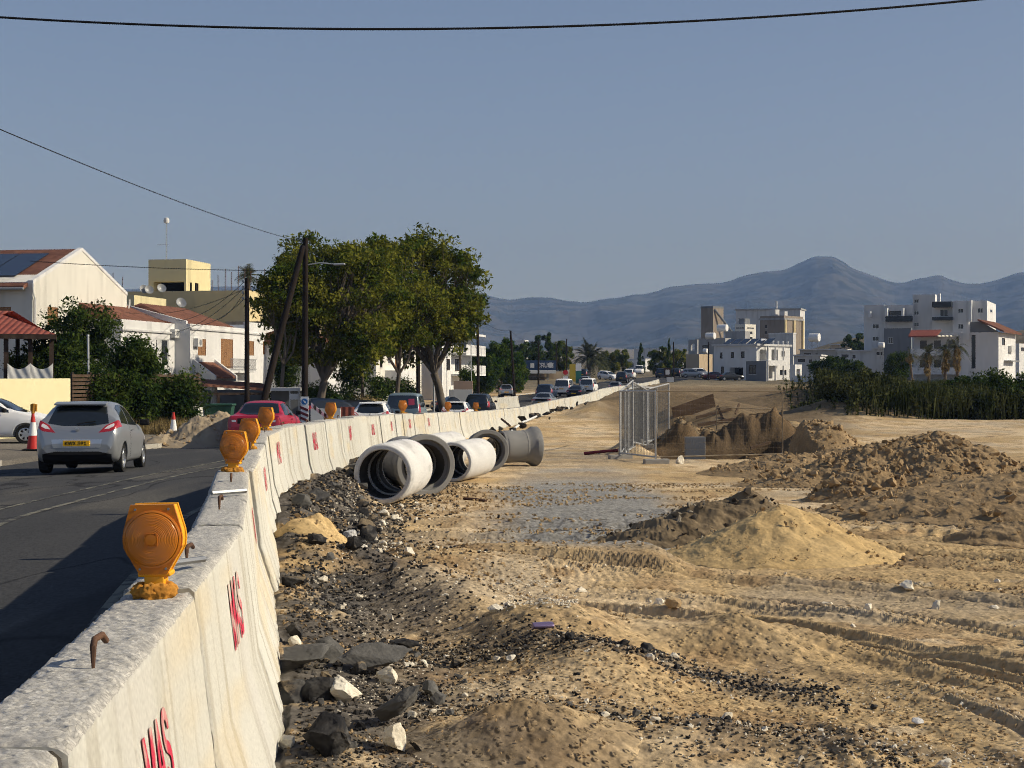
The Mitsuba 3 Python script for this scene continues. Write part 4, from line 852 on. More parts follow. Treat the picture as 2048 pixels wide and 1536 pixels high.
class Bld:
    """a house laid out on its own plan: u along the front, v inwards, z up; faces are measured where the photograph shows them"""
    def __init__(s, name, label, o, yaw, c='house', group=None):
        s.key = thing(name, label, c, group); s.o = np.asarray(o, float); s.a = yaw
        s.e1 = np.array([math.cos(yaw), math.sin(yaw)]); s.e2 = np.array([-math.sin(yaw), math.cos(yaw)])
        s.M = np.array([[s.e1[0], s.e2[0], 0], [s.e1[1], s.e2[1], 0], [0, 0, 1.]])
    def part(s, name, m, bsdf, smooth=False, parent=None, label=None): return put(name, tr(m, s.M, s.o), bsdf, parent or s.key, smooth, label)
    def line(s, f):
        u0, u1, v0, v1 = s.ext
        return {'f': ((u0, v0), s.e1), 'r': ((u1, v0), s.e2), 'l': ((u0, v1), -s.e2)}[f]
    def hz(s, f, X, Y=None):
        (pu, pv), d = s.line(f); q = s.o[:2]+s.e1*pu+s.e2*pv; k = (X-1024)/FPX
        h = (k*q[1]-q[0])/(d[0]-k*d[1]); dist = q[1]+h*d[1]
        return (h, None if Y is None else CZ-(Y-HOR)/FPX*dist-s.o[2])
    def fb(s, f, h0, h1, d0, d1, z0, z1):
        u0, u1, v0, v1 = s.ext
        return {'f': lambda: box(u0+h0, u0+h1, v0+d0, v0+d1, z0, z1), 'r': lambda: box(u1-d1, u1-d0, v0+h0, v0+h1, z0, z1), 'l': lambda: box(u0+d0, u0+d1, v1-h1, v1-h0, z0, z1)}[f]()
    def wall(s, u0, u1, v0, v1, z0, z1, bsdf, wins=(), name='wall', solid=None, rec=.14):
        """wins: (face, X0, Y0, X1, Y1, style) in the photograph"""
        s.ext = (u0, u1, v0, v1)
        M = man(solid if solid is not None else box(u0, u1, v0, v1, z0, z1)); todo = []
        for (f, X0, Y0, X1, Y1, st) in wins:
            h0, _ = s.hz(f, X0); h1, _ = s.hz(f, X1)
            if h0 > h1: h0, h1 = h1, h0
            _, za = s.hz(f, (X0+X1)/2, Y1); _, zb = s.hz(f, (X0+X1)/2, Y0)
            if min(h0, za) < -99 or h1-h0 < .05: continue
            todo.append((f, h0, h1, za, zb, st))
            M = M-man(s.fb(f, h0, h1, -.2, rec*(9 if st == 'o' else 1), za, zb))
        s.part(name, mf(M), bsdf)
        for f, h0, h1, za, zb, st in todo: s.window(f, h0, h1, za, zb, st, rec)
    def window(s, f, h0, h1, z0, z1, st, rec=.14):
        w = h1-h0; t = min(.07, w*.1)
        if st == 'o': s.part('opening', s.fb(f, h0+.003, h1-.003, rec*8.9, rec*8.96, z0+.003, z1-.003), 'opening'); return
        if st in 'sb':
            m = [s.fb(f, h0+.004, h0+t, .02, rec-.01, z0+.004, z1-.004), s.fb(f, h1-t, h1-.004, .02, rec-.01, z0+.004, z1-.004), s.fb(f, h0+t, h1-t, .03, rec-.01, z1-t, z1-.004), s.fb(f, h0+w/2-.02, h0+w/2+.02, .03, rec-.015, z0+.01, z1-t)]
            k = s.part('shutter' if st == 's' else 'door', cat_(m), 'shutter_wood')
            nb = max(3, int((z1-z0)/.16))
            for side in (0, 1):
                a, b = h0+t+side*(w/2-t/2), h0+t+side*(w/2-t/2)+w/2-t-.02
                s.part('leaf', cat_([s.fb(f, a, b, .035+.012*(i % 2), rec-.02, z0+.01+(z1-t-z0-.01)*i/nb, z0+.01+(z1-t-z0-.01)*(i+.92)/nb) for i in range(nb)]), 'shutter_wood', parent=k)
            return
        fr = 'metal_white' if st in 'gc' else 'dark_wood'
        m = [s.fb(f, h0+.003, h0+t, .04, rec-.01, z0+.003, z1-.003), s.fb(f, h1-t, h1-.003, .04, rec-.01, z0+.003, z1-.003), s.fb(f, h0+t, h1-t, .04, rec-.01, z0+.003, z0+t), s.fb(f, h0+t, h1-t, .04, rec-.01, z1-t, z1-.003)]
        if w > .8: m.append(s.fb(f, h0+w/2-t/2, h0+w/2+t/2, .05, rec-.012, z0+t, z1-t))
        k = s.part('window', cat_(m), fr)
        s.part('pane', s.fb(f, h0+t*.9, h1-t*.9, rec-.05, rec-.03, z0+t*.9, z1-t*.9), 'window_dark', parent=k)
        if st == 'c': s.part('curtain', s.fb(f, h0+w*.15, h0+w*.55, rec-.058, rec-.052, z0+t*1.2, z1-t), 'curtain', parent=k)
        s.part('sill', s.fb(f, h0-.05, h1+.05, -.06, .05, z0-.07, z0-.004), 'white_wall', parent=k)
def roofprism(u0, u1, v0, v1, z0, zr, axis='v', th=.16, hip=0.):
    """pitched roof slab; ridge along v or u"""
    if axis == 'v':
        c = (u0+u1)/2; P = [(u0, v0, z0), (u1, v0, z0), (u1, v1, z0), (u0, v1, z0), (c, v0+hip, zr), (c, v1-hip, zr)]
        f = [[0, 4, 5], [0, 5, 3], [1, 2, 5], [1, 5, 4], [0, 1, 4], [2, 3, 5], [0, 3, 2], [0, 2, 1]]
    else:
        c = (v0+v1)/2; P = [(u0, v0, z0), (u1, v0, z0), (u1, v1, z0), (u0, v1, z0), (u0+hip, c, zr), (u1-hip, c, zr)]
        f = [[0, 1, 5], [0, 5, 4], [2, 3, 4], [2, 4, 5], [1, 2, 5], [3, 0, 4], [0, 3, 2], [0, 2, 1]]
    return np.array(P, float), np.array(f)
ST = math.radians(80.2)                                              # the street's heading on the left
def origin(X, d, z=None): x = (X-1024)/FPX*d; return np.array([x, d, Hs(x, d)-.3 if z is None else z])

# -- gabled house with shutters and solar panels
o = origin(65, 91); b = Bld('gable_house', 'cream house with a sunlit gable wall, brown shutters and solar panels on its roof', o, ST)
ze, za = 7.55-o[2], 10.05-o[2]
gp = m3.CrossSection([[(0, 0), (13.7, 0), (13.7, ze), (6.7, za), (0, ze)]]).extrude(14.0)
gv, gf_ = mf(gp); gv = np.column_stack([gv[:, 0], gv[:, 2], gv[:, 1]]); gf_ = gf_[:, ::-1]
b.wall(0, 13.7, 0, 14, 0, ze, 'cream_wall', [('f', 95, 614, 116, 652, 's'), ('f', 150, 618, 160, 650, 's'), ('f', 213, 622, 228, 668, 's'), ('l', -30, 614, 22, 648, 's')], solid=(gv, gf_))
dz = (za-ze)/6.7
for u0, u1, z0, z1, nm in ((-.55, 6.7, ze-.50, za-.10, 'roof'), (6.7, 14.1, za-.10, ze-.30, 'roof')):
    m = np.array([(u0, .32, z0), (u1, .32, z1), (u1, 14.3, z1), (u0, 14.3, z0)]); v = np.vstack([m, m+[0, 0, .24]])
    k = b.part('roof', (v, np.array([[0, 2, 1], [0, 3, 2], [4, 5, 6], [4, 6, 7], [0, 1, 5], [0, 5, 4], [1, 2, 6], [1, 6, 5], [2, 3, 7], [2, 7, 6], [3, 0, 4], [3, 4, 7]])), 'tile_roof')
    if u0 < 0:
        sl = (z1-z0)/(u1-u0)
        for j in range(5):
            v0 = 1.7+2.12*j; q = np.array([(1.0, v0), (5.4, v0), (5.4, v0+2.02), (1.0, v0+2.02)]); zz = z0+.33+sl*(q[:, 0]-u0)
            v = np.vstack([np.column_stack([q, zz]), np.column_stack([q, zz+.06])])
            kk = b.part('solar_panel', (v, np.array([[0, 2, 1], [0, 3, 2], [4, 5, 6], [4, 6, 7], [0, 1, 5], [0, 5, 4], [1, 2, 6], [1, 6, 5], [2, 3, 7], [2, 7, 6], [3, 0, 4], [3, 4, 7]])), 'solar', parent=k)
    else:
        pass
cp = [(-.02, ze-.12), (6.7, za+.0), (13.72, ze-.12)]
for (ua, z0), (ub, z1) in zip(cp[:-1], cp[1:]):
    v = np.array([(ua, -.05, z0), (ub, -.05, z1), (ub, .30, z1), (ua, .30, z0)]); v = np.vstack([v, v+[0, 0, .22]])
    b.part('gable_coping', (v, np.array([[0, 2, 1], [0, 3, 2], [4, 5, 6], [4, 6, 7], [0, 1, 5], [0, 5, 4], [1, 2, 6], [1, 6, 5], [2, 3, 7], [2, 7, 6], [3, 0, 4], [3, 4, 7]])), 'white_wall')
b.part('downpipe', tube([(-.12, -.1, ze-.1), (-.12, -.12, ze-.7), (.12, -.12, ze-1.1), (.12, -.12, .3)], .06, 8), 'metal_white', 40)
b.part('downpipe', tube([(13.95, -.1, ze-.4), (13.9, -.12, ze-.7), (13.62, -.12, ze-1.2), (13.62, -.12, .3)], .06, 8), 'metal_white', 40)
b.part('gutter', tube([(-.6, .3, ze-.45), (-.6, 14.2, ze-.45)], .09, 8), 'metal_grey', 40)

# -- red tiled summerhouse with a hung cloth
o = origin(-110, 58); o[2] = Hs(o[0], 58); b = Bld('summerhouse', 'red tiled garden pavilion on dark timber posts behind the yellow wall', o, 0.30, 'pavilion')
w = (102+110)/FPX*58; ez = 3.36-o[2]
b.part('roof', roofprism(-.1, w, -.2, 5.6, ez, ez+1.05, 'u', hip=2.6), 'red_tile')
b.part('fascia', cat_(box(-.1, w, -.19, -.1, ez-.2, ez-.003), box(w-.09, w-.003, -.09, 5.5, ez-.2, ez-.003)), 'dark_wood')
for X, v in ((5, .15), (52, .15), (93, .15), (75, 5.2), (20, 5.2)):
    u = (X+110)/FPX*58; b.part('post', box(u-.09, u+.09, v, v+.18, 0, ez-.003), 'dark_wood')
b.part('rail', box(.2, w-.3, .2, .28, 1.55, 1.65), 'dark_wood')
def cloth(u0, u1, z0, z1):
    U, Z = np.meshgrid(np.linspace(0, 1, 22), np.linspace(0, 1, 12), indexing='ij')
    sag = (z1-z0)*.38*(1-(2*U-1)**2)*Z
    P = np.stack([u0+(u1-u0)*U, .05+.015*np.sin(U*17+Z*4)+.04*np.sin(U*5), z0+(z1-z0)*Z-sag], -1)
    return grid(P)
ug = lambda X: (X+110)/FPX*58
k = put('hung_cloth', tr(cat_(cloth(ug(8), ug(52), 1.45-o[2]+.1, 2.18-o[2]), cloth(ug(52), ug(96), 1.45-o[2]+.1, 2.18-o[2])), b.M, o), 'metal_white', None, True, 'cream cloth sagging between the timber posts of the red roofed pavilion', 'cloth')
mat('yellow_wall_paint', proc(lambda p, n, uv: mix((.66, .60, .36), (.70, .645, .41), fbm(p.x*.8, p.y*.8, p.z*.8, 4))), .9, .2)
z1 = CZ-(757-HOR)/FPX*54
wa, wb_ = np.array([(-60-1024)/FPX*47.6, 47.6]), np.array([(141-1024)/FPX*56, 56]); dw = (wb_-wa)/np.linalg.norm(wb_-wa)
put('garden_wall', tr(rbox(0, float(np.linalg.norm(wb_-wa)), 0, .22, Hs(-18, 52)-.6, z1, .015), rotz(math.atan2(dw[1], dw[0])), [wa[0], wa[1], 0]), 'yellow_wall_paint', None, 40, 'plain pale yellow boundary wall behind the white car', 'wall')
mat('stained_white', proc(lambda p, n, uv: mix(mi.Color3f(.60, .59, .56), mi.Color3f(.33, .30, .25), smoothstep(.55, .75, fbm(p.x*1.6, p.z*.7, 2, 3)))), .9, .2)
wa, wb_ = at(141, 806, 56.5), at(441, 812, 67.5); dw = (wb_-wa)[:2]; WL = float(np.hypot(*dw)); WR = rotz(math.atan2(dw[1], dw[0])); zt = float(wa[2])
def on_wall(m): return tr(m, WR, [wa[0], wa[1], 0])
for u0, u1, t, s_ in ((0, WL*.72, 0, 'stained white low wall under the brown slatted fence'), (WL*.72+.02, WL, -.14, 'short lower end of the white garden wall beside the green bin')):
    put('garden_wall', on_wall(rbox(u0, u1, 0, .2, -1.6, zt-.1+t, .01)), 'stained_white', None, 40, s_, 'wall')
k = thing('slatted_fence', 'dark brown horizontal slatted fence on the white garden wall', 'fence')
for j in range(8): put('slat', on_wall(box(.2, WL*.86, .06, .09, zt-.08+j*.155, zt+.03+j*.155)), 'plank_wood', k)
for j in range(9): u = .3+j*(WL*.86-.5)/8; put('post', on_wall(box(u-.05, u+.05, .095, .18, zt-.2, zt+1.2)), 'dark_wood', k)

# -- white row houses facing the street
n_ = np.array([math.sin(ST), -math.cos(ST)])
o2 = origin(380, 105)
o1 = o2.copy(); o1[:2] -= n_*1.15
b = Bld('row_house', 'left white row house with a curtained balcony door and brown tile roof', o1, ST)
zt = 5.42-o1[2]
b.wall(-9.0, -.02, 0, 9, 0, zt, 'white_wall', [('f', 312, 678, 337, 732, 'c')])
b.part('cornice', box(-9, -.02, -.14, -.003, zt-.75, zt-.62), 'pale_grey')
b.part('roof', roofprism(-8.9, -.1, .25, 8.8, zt-.1, zt+1.75, 'u', hip=.3), 'tile_roof')
def ac(bld, X, Y, f='f'):
    h, z = bld.hz(f, X, Y); k = bld.part('air_conditioner', bld.fb(f, h-.42, h+.42, -.36, -.02, z-.3, z+.3), 'metal_white')
    u0, u1, v0, v1 = bld.ext; q = lathe([(.0001, 0), (.22, 0), (.22, .02), (.0001, .02)], 20); v, fc = q; v = v[:, [0, 2, 1]]*[1, -1, 1]
    bld.part('fan', (v+[u0+h+.08, v0-.362, z], fc), 'metal_grey', parent=k)
b.ext = (-9., -.02, 0, 9); ac(b, 345, 667)
b = Bld('row_house', 'right white row house with a brown balcony door, brown windows and brown tile roof', o2, ST)
b.wall(0, 18.2, 0, 9, 0, zt, 'white_wall', [('f', 396, 678, 412, 711, 'b'), ('f', 442, 678, 466, 737, 'b'), ('f', 494, 682, 508, 711, 'b'), ('f', 526, 683, 536, 709, 'b')])
b.part('cornice', box(0, 18.2, -.14, -.003, zt-.42, zt-.30), 'pale_grey')
b.part('roof', roofprism(.35, 11.2, .25, 8.8, zt-.1, zt+1.6, 'u', hip=1.2), 'tile_roof')
b.part('parapet', box(11.5, 18.2, .003, .2, zt+.002, zt+.55), 'white_wall'); b.part('parapet', box(18.0, 18.197, .203, 8, zt+.002, zt+.55), 'white_wall')
m = np.array([(-.02, .3, zt-.2), (-.02, 7, zt+1.55), (-.02, 7, zt+1.95), (-.02, .3, zt+.2)]); v = np.vstack([m, m+[.32, 0, 0]])
FQ = np.array([[0, 2, 1], [0, 3, 2], [4, 5, 6], [4, 6, 7], [0, 1, 5], [0, 5, 4], [1, 2, 6], [1, 6, 5], [2, 3, 7], [2, 7, 6], [3, 0, 4], [3, 4, 7]])
b.part('party_wall', (v, FQ), 'white_wall')
ac(b, 391, 685)
h0, zb0 = b.hz('f', 437, 738); h1, _ = b.hz('f', 490, 738)
b.part('balcony_slab', box(h0, h1, -1.0, -.003, zb0-.3, zb0-.12), 'white_wall')
k = b.part('balcony_rail', cat_(box(h0, h1, -.99, -.95, zb0+.75, zb0+.80), box(h0, h1, -.99, -.95, zb0-.05, zb0)), 'metal_grey')
b.part('baluster', cat_([box(h0+t, h0+t+.03, -.985, -.955, zb0-.12, zb0+.75) for t in np.arange(.05, h1-h0, .22)]), 'metal_grey', parent=k)
h0, zq = b.hz('f', 388, 757); h1, _ = b.hz('f', 428, 757)
m = np.array([(h0, -1.7, zq), (h1, -1.7, zq), (h1, -.003, zq+1.1), (h0, -.003, zq+1.1)]); v = np.vstack([m, m+[0, 0, .12]])
k = b.part('porch_roof', (v, FQ), 'tile_roof')
for u in (h0-.3, h1+.05):
    m = np.array([(u, -1.75, zq-.2), (u, -.003, zq-.2), (u, -.003, zq+1.45), (u, -1.75, zq+.2)]); b.part('side_wall', (np.vstack([m, m+[.22, 0, 0]]), FQ[:, ::-1]), 'white_wall', parent=k)
# -- brown tiled carport with white columns
o = origin(372, 84); o[2] = Hs(o[0], 84); b = Bld('carport', 'low brown tiled carport with dark timber and white columns before the white houses', o, math.radians(22), 'carport')
m = np.array([(0, 0, 2.25), (5.4, 0, 1.85), (5.4, 4.5, 2.2), (0, 4.5, 2.6)]); b.part('roof', (np.vstack([m, m+[0, 0, .13]]), FQ), 'tile_roof')
b.part('beam', cat_(box(0.05, 5.3, .12, .28, 1.66, 1.80)), 'dark_wood')
for u in (.3, 1.9, 3.5, 5.1): b.part('post', box(u-.08, u+.08, .11, .27, 0, 1.655), 'dark_wood')
for u in (.6, 1.5, 2.4): b.part('column', cyl((u, 4.2, -.3), (u, 4.2, 2.2), .19, None, 12), 'white_wall', 40)
b.part('back_wall', box(-.2, 6, 6.0, 6.2, -.4, 1.9), 'slate_wall')
# -- flat yellow building with roof room, reinforcement bars and mast
o = origin(498, 138); b = Bld('flat_roof_building', 'long flat yellow building with a stair tower and reinforcement bars on its roof', o, ST, 'building')
zt = CZ+160/FPX*138-o[2]
b.wall(0, 16, 0, 17, 0, zt, 'ochre_wall', [], 'wall')
b.part('parapet', cat_(box(0, .25, 0, 17, zt+.002, zt+.45), box(.253, 16, 0, .25, zt+.002, zt+.45)), 'ochre_wall')
b2o = (372-1024)/FPX*142, 142
du = np.array(b2o)-o[:2]; uu, vv = du @ b.e1, du @ b.e2
ztt = CZ+232/FPX*142-o[2]
b.wall(uu, uu+6.4, vv, vv+3.9, zt+.003, ztt, 'yellow_wall', [('l', 307, 563, 368, 589, 'o'), ('f', 380, 565, 384, 586, 'd'), ('f', 390, 566, 397, 586, 'd')], 'stair_tower', rec=.2)
q = np.random.default_rng(3)
for X in list(range(218, 246, 9))+list(range(424, 535, 13)):
    d = 139+q.uniform(0, 5) if X > 400 else 145; p = at(X, 588, d); h = q.uniform(2.3, 3.6)
    put('reinforcement_bar', tube([[p[0], d, 8.6], [p[0]+q.normal(0, .08), d, 8.6+h]], .035, 5), 'rust', b.key)
p = at(333, 520, 143); put('mast', tube([p-[0, 0, 2.2], p+[0, 0, 4.0]], .04, 6), 'metal_grey', b.key); put('mast_lamp', cat_(lathe([(.0001, 0), (.25, .05), (.3, .3), (.2, .55), (.0001, .6)], 12)) if False else tr(lathe([(.0001, 0), (.25, .05), (.3, .3), (.2, .55), (.0001, .6)], 12), None, p+[0, 0, 3.6]), 'metal_white', b.key, 40)
put('aerial', cat_(tube([p+[-.9, 0, 1.5], p+[.2, 0, 1.5]], .02, 5), *[tube([p+[x, -.3, 1.5], p+[x, .3, 1.5]], .015, 5) for x in (-.8, -.5, -.2)]), 'metal_grey', b.key)
def dish(par, X, Y, d, r=.45, rot=.6):
    v, f = lathe([(.0001, .0), (r*.5, .05), (r, .2), (r*.98, .215), (r*.5, .07), (.0001, .02)], 20)
    put('satellite_dish', tr((v, f), rotz(rot) @ rotx(1.15), at(X, Y, d)), 'metal_grey', par, 40)
for X, Y, d in ((287, 580, 138), (297, 581, 138), (322, 578, 137), (361, 607, 122)): dish(b.key, X, Y, d)
o = origin(268, 128); c_ = Bld('flat_roof_building', 'narrow pale yellow wall end rising above the left row house roof', o, ST, 'building'); c_.wall(0, 7, 0, 6, 0, CZ+160/FPX*128-o[2], 'yellow_wall')
# -- white kiosk canopy, tan house, houses behind the trees
o = origin(530, 80); o[2] = Hs(o[0], 80); b = Bld('canopy', 'white flat canopy on thin posts with a small sign beside the stay pole', o, 0.05, 'canopy')
b.part('roof', box(0, 1.95, 0, 2.2, 1.95, 2.13), 'metal_white'); b.part('back_wall', box(.1, 1.9, 2.1, 2.2, -.3, 1.947), 'slate_wall')
for u, v in ((.06, .06), (1.35, .06), (1.86, .06), (1.86, 1.9)): b.part('post', box(u-.03, u+.03, v-.03, v+.03, -.2, 1.947), 'metal_white')
b.part('sign', box(1.33, 1.84, -.03, .0, 1.48, 1.80), 'metal_white')
o = origin(590, 128); b = Bld('tan_house', 'tan plastered house partly hidden behind the stay pole and the left tree', o, ST); zt = CZ+108/FPX*128-o[2]
b.wall(0, 15, 0, 6.5, 0, zt, 'tan_wall', [('f', 600, 690, 606, 712, 'd'), ('f', 622, 690, 628, 712, 'd')]); b.part('corner_strip', box(-.03, .8, -.03, -.003, 0, zt), 'cream_wall')
o = origin(655, 120); b = Bld('white_house', 'white house glimpsed through the left spreading tree', o, ST); zt = CZ+62/FPX*120-o[2]
b.wall(0, 9, 0, 8, 0, zt, 'white_wall', [('f', 664, 700, 672, 725, 'd')]); b.part('roof', roofprism(-.2, 9.2, -.2, 8.2, zt+.002, zt+1.3, 'u'), 'tile_roof')
o = origin(752, 126); b = Bld('cream_house', 'cream two storey house between the tree trunks with small tiled roof', o, ST); zt = CZ+58/FPX*126-o[2]
b.wall(0, 17, 0, 8, 0, zt, 'cream_wall', [('f', 760, 708, 765, 735, 'd'), ('f', 776, 708, 782, 728, 'g'), ('f', 790, 706, 797, 735, 'b'), ('f', 806, 706, 812, 725, 'd'), ('f', 822, 706, 828, 725, 'd'), ('f', 776, 755, 786, 785, 'd'), ('f', 800, 755, 812, 790, 'o')])
b.part('roof', roofprism(-.2, 17.2, -.2, 8.2, zt+.002, zt+1.2, 'u'), 'tile_roof'); b.part('balcony', box(3, 12, -1.1, -.003, zt-3.0, zt-2.1), 'white_wall')
o = origin(884, 148); b = Bld('balcony_house', 'white three storey house with glazed balconies right of the big trees', o, ST); zt = CZ+88/FPX*148-o[2]
b.wall(0, 15, 0, 8, 0, zt, 'white_wall', [('f', 893, 680, 900, 700, 'd'), ('f', 908, 682, 916, 706, 'g'), ('f', 922, 682, 934, 706, 'g'), ('f', 893, 718, 900, 740, 'd'), ('f', 910, 718, 922, 742, 'd')])
for z in (zt-.25, zt-2.4, zt-4.6): b.part('balcony_slab', box(4.5, 15.4, -1.6, -.003, z, z+.22), 'white_wall')
for z in (zt-2.17, zt-4.37): b.part('balcony_glass', cat_(box(4.5, 15.4, -1.6, -1.55, z, z+.9)), 'pale_grey')
b.part('roof', roofprism(1, 14, .8, 7.5, zt+.002, zt+1.4, 'u', hip=1.5), 'pale_grey')
x0, x1 = (898-1024)/FPX*112, (944-1024)/FPX*112
put('garden_wall', box(x0, x1, 112, 112.25, -2, CZ-(779-HOR)/FPX*112), 'white_wall', None, False, 'white garden wall behind the right tree trunk', 'wall')
put('garden_wall', box(x0+.25, x1, 114.5, 114.75, -2, CZ-(762-HOR)/FPX*114.5), 'pink_wall', None, False, 'pinkish plastered wall rising behind the white garden wall', 'wall')
# -- filling station
o = origin(1034, 232); o[2] = Hs(o[0], 232); b = Bld('filling_station', 'filling station with a navy canopy edged white, white lettering on its fascia', o, 0.02, 'filling station')
zc = CZ-(740-HOR)/FPX*232-o[2]; w = (1112-1034)/FPX*232
b.part('canopy', box(0, w, 0, 9, zc, zc+1.55), 'navy'); b.part('canopy_edge', box(-.02, w+.02, -.03, 9, zc-.55, zc-.003), 'metal_white')
for u in (1.2, w-1.2): b.part('column', box(u-.2, u+.2, 3, 3.4, -.2, zc-.553), 'grey_wall')
b.part('shop', box(-1, w+2.4, 9.2, 15, -.3, zc-.2), 'tan_wall'); b.part('shop_window', box(1, w-1, 9.14, 9.19, .3, zc-1.2), 'window_dark')
m = meshkit.text_mesh('CRUSE', .72, .03, True); v = np.array(m.vertices); v = np.column_stack([v[:, 0]*.8, -v[:, 2], v[:, 1]]); k = b.part('lettering', (v+[w*.52, -.06, zc+.4], np.array(m.faces)), 'metal_white')
b.part('badge', tr(tr(lathe([(.0001, 0), (.42, 0), (.42, .05), (.0001, .05)], 20), rotx(math.pi/2)), None, [w-.9, -.01, zc+.78]), 'metal_white'); b.part('light_panel', box(w*.34, w*.44, -.04, -.003, zc+.35, zc+1.1), 'metal_white')
mat('board_yellow', (.50, .36, .04), .5, .4); mat('board_green', (.03, .16, .13), .5, .4); mat('sign_red', (.50, .03, .035), .5, .4); mat('sign_white', (.75, .75, .74), .5, .4); mat('sign_blue', (.02, .13, .38), .5, .4)
p = origin(1139, 215); k = thing('price_board', 'upright price board in yellow, white and green beside the filling station', 'sign')
for a, c, z0, z1, m_ in ((0, .9, .6, 3.2, 'board_yellow'), (.93, 1.75, 2.2, 3.3, 'sign_white'), (.93, 1.75, .3, 2.17, 'board_green')): put('panel', box(p[0]+a, p[0]+c, 215, 215.2, p[2]+.3+z0, p[2]+.3+z1), m_, k)
put('post', box(p[0]+.4, p[0]+.55, 215.21, 215.35, p[2], p[2]+3.2), 'metal_grey', k)
p = origin(1131, 205); k = thing('road_sign', 'round red sign above a white panel on a dark post by the filling station', 'sign')
put('post', cyl(p, p+[0, 0, 3.0], .06), 'metal_grey', k); put('disc', tr(tr(lathe([(.0001, 0), (.36, 0), (.36, .03), (.0001, .03)], 20), rotx(math.pi/2)), None, p+[0, -.07, 2.75]), 'sign_red', k, 30); put('panel', box(p[0]-.35, p[0]+.35, 204.9, 204.95, p[2]+1.5, p[2]+2.2), 'sign_white', k)
o = origin(1031, 320); b = Bld('far_house', 'small white tower block far behind the green kerb trees', o, -.5, 'building'); b.wall(0, 2.2, 0, 2.0, 0, CZ+70/FPX*320-o[2], 'white_wall'); b.part('annex', box(-2.8, -.003, .3, 2, 0, CZ+62/FPX*320-o[2]), 'grey_wall')
for j, (X, d, w, h, m_) in enumerate(((1062, 420, 9, 5, 'grey_wall'), (1255, 460, 6, 4, 'white_wall'), (1268, 640, 12, 9, 'pale_grey'), (1300, 700, 10, 6, 'white_wall'), (1275, 900, 14, 9, 'pale_grey'), (1315, 520, 8, 5, 'pale_grey'))):
    o = origin(X, d); b = Bld('far_house', 'pale far house past the road end, '+['behind the canopy trees', 'left of the cypress', 'taller one just left of the cypress top', 'right of the cypress', 'furthest in the haze', 'nearest right of the gap'][j], o, -.45)
    b.wall(0, w, 0, w*.7, 0, h, m_); b.part('parapet', box(-.1, w+.1, -.1, w*.7+.1, h+.002, h+.35), 'pale_grey')
    for t in (.15, .55): b.part('window', box(w*t, w*t+1.2, -.05, -.003, h-2.4, h-1.1), 'window_dark')

# -- right hand side: mills, villa, apartments
RA = math.radians(-38)
def rb(name, label, X0, X1, X2, Ytop, d, bsdf, wins=(), zb=-.5, c='building', yaw=RA, side=None, rec=.14):
    """front between X0 and X1, sunlit flank on to X2; d to the near corner"""
    k = (X1-1024)/FPX; cx = np.array([k*d, d]); e1 = np.array([math.cos(yaw), math.sin(yaw)]); e2 = np.array([-math.sin(yaw), math.cos(yaw)])
    k0 = (X0-1024)/FPX; w = (k0*cx[1]-cx[0])/(-(e1[0]-k0*e1[1])); o = cx-e1*w
    k2 = (X2-1024)/FPX; D = (k2*cx[1]-cx[0])/(e2[0]-k2*e2[1]) if X2 > X1+.5 else w*.7
    g = min(Hs(*cx), Hs(*o), Hs(*(cx+e2*D)))+zb
    b = Bld(name, label, [o[0], o[1], g], yaw, c); b.top = CZ-(Ytop-HOR)/FPX*d-g
    b.wall(0, w, 0, D, 0, b.top, bsdf, wins, rec=rec); b.w, b.D = w, D
    return b
b = rb('mill_tower', 'tall dark square mill tower with a sunlit right flank, leftmost of the far mills', 1402, 1426, 1447, 616, 430, 'mill_wall')
b.part('parapet', cat_(box(-.1, b.w+.1, -.1, .25, b.top+.003, b.top+.6), box(b.w-.25, b.w+.1, .253, b.D, b.top+.003, b.top+.6)), 'slate_wall')
b.part('conveyor', cyl((b.w+.2, .6, b.top-.4), (b.w+.3+3.0, b.D+1.5, b.top-8.5), .35, None, 8), 'slate_wall'); 
b = rb('mill_building', 'wide pale grey mill hall behind the other mills', 1472, 1600, 1610, 619, 520, 'pale_grey', yaw=math.radians(-20)); b.part('roof_rim', box(-.4, b.w+.4, -.4, b.D+.4, b.top+.003, b.top+.5), 'grey_wall')
p = at(1556, 618, 470); b.part('flue', cyl((b.w*.62, 2, b.top+.5), (b.w*.62, 2, b.top+3.2), .4, None, 10), 'pale_grey', 40)
b = rb('mill_building', 'dark fronted mill block with two sunlit flank bays, in front of the pale hall', 1520, 1568, 1606, 631, 440, 'mill_wall', [('f', 1530, 650, 1534, 656, 'd'), ('f', 1530, 662, 1534, 668, 'd')])
b.part('cornice', cat_(box(-.3, b.w+.3, -.3, -.003, b.top-1.3, b.top-.7), box(b.w+.003, b.w+.3, 0, b.D, b.top-1.3, b.top-.7)), 'grey_wall')
b.part('pilaster', cat_(*[box(b.w+.003, b.w+.5, v, v+.9, 0, b.top-1.31) for v in (0, b.D*.46, b.D-.9)]), 'ochre_wall')
b.part('roof_house', cat_(box(b.w*.3, b.w*.55, 1.5, 4, b.top+.003, b.top+2.0), box(b.w*.7, b.w*.9, 2, 4, b.top+.003, b.top+1.4)), 'pale_grey')
b = rb('apartment_house', 'cream house with dark window bands between the mills', 1470, 1490, 1512, 648, 400, 'cream_wall', [('f', 1472, 655, 1488, 657, 'd'), ('r', 1494, 655, 1508, 657.5, 'd'), ('r', 1497, 663, 1505, 668, 'd'), ('r', 1497, 674, 1505, 679, 'd')])
b.part('roof_box', box(b.w*.2, b.w*.8, 1, 4, b.top+.003, b.top+1.6), 'slate_wall')
b = rb('plain_block', 'plain grey block with a sloping top left of the cream house', 1450, 1490, 1500, 662, 350, 'grey_wall')
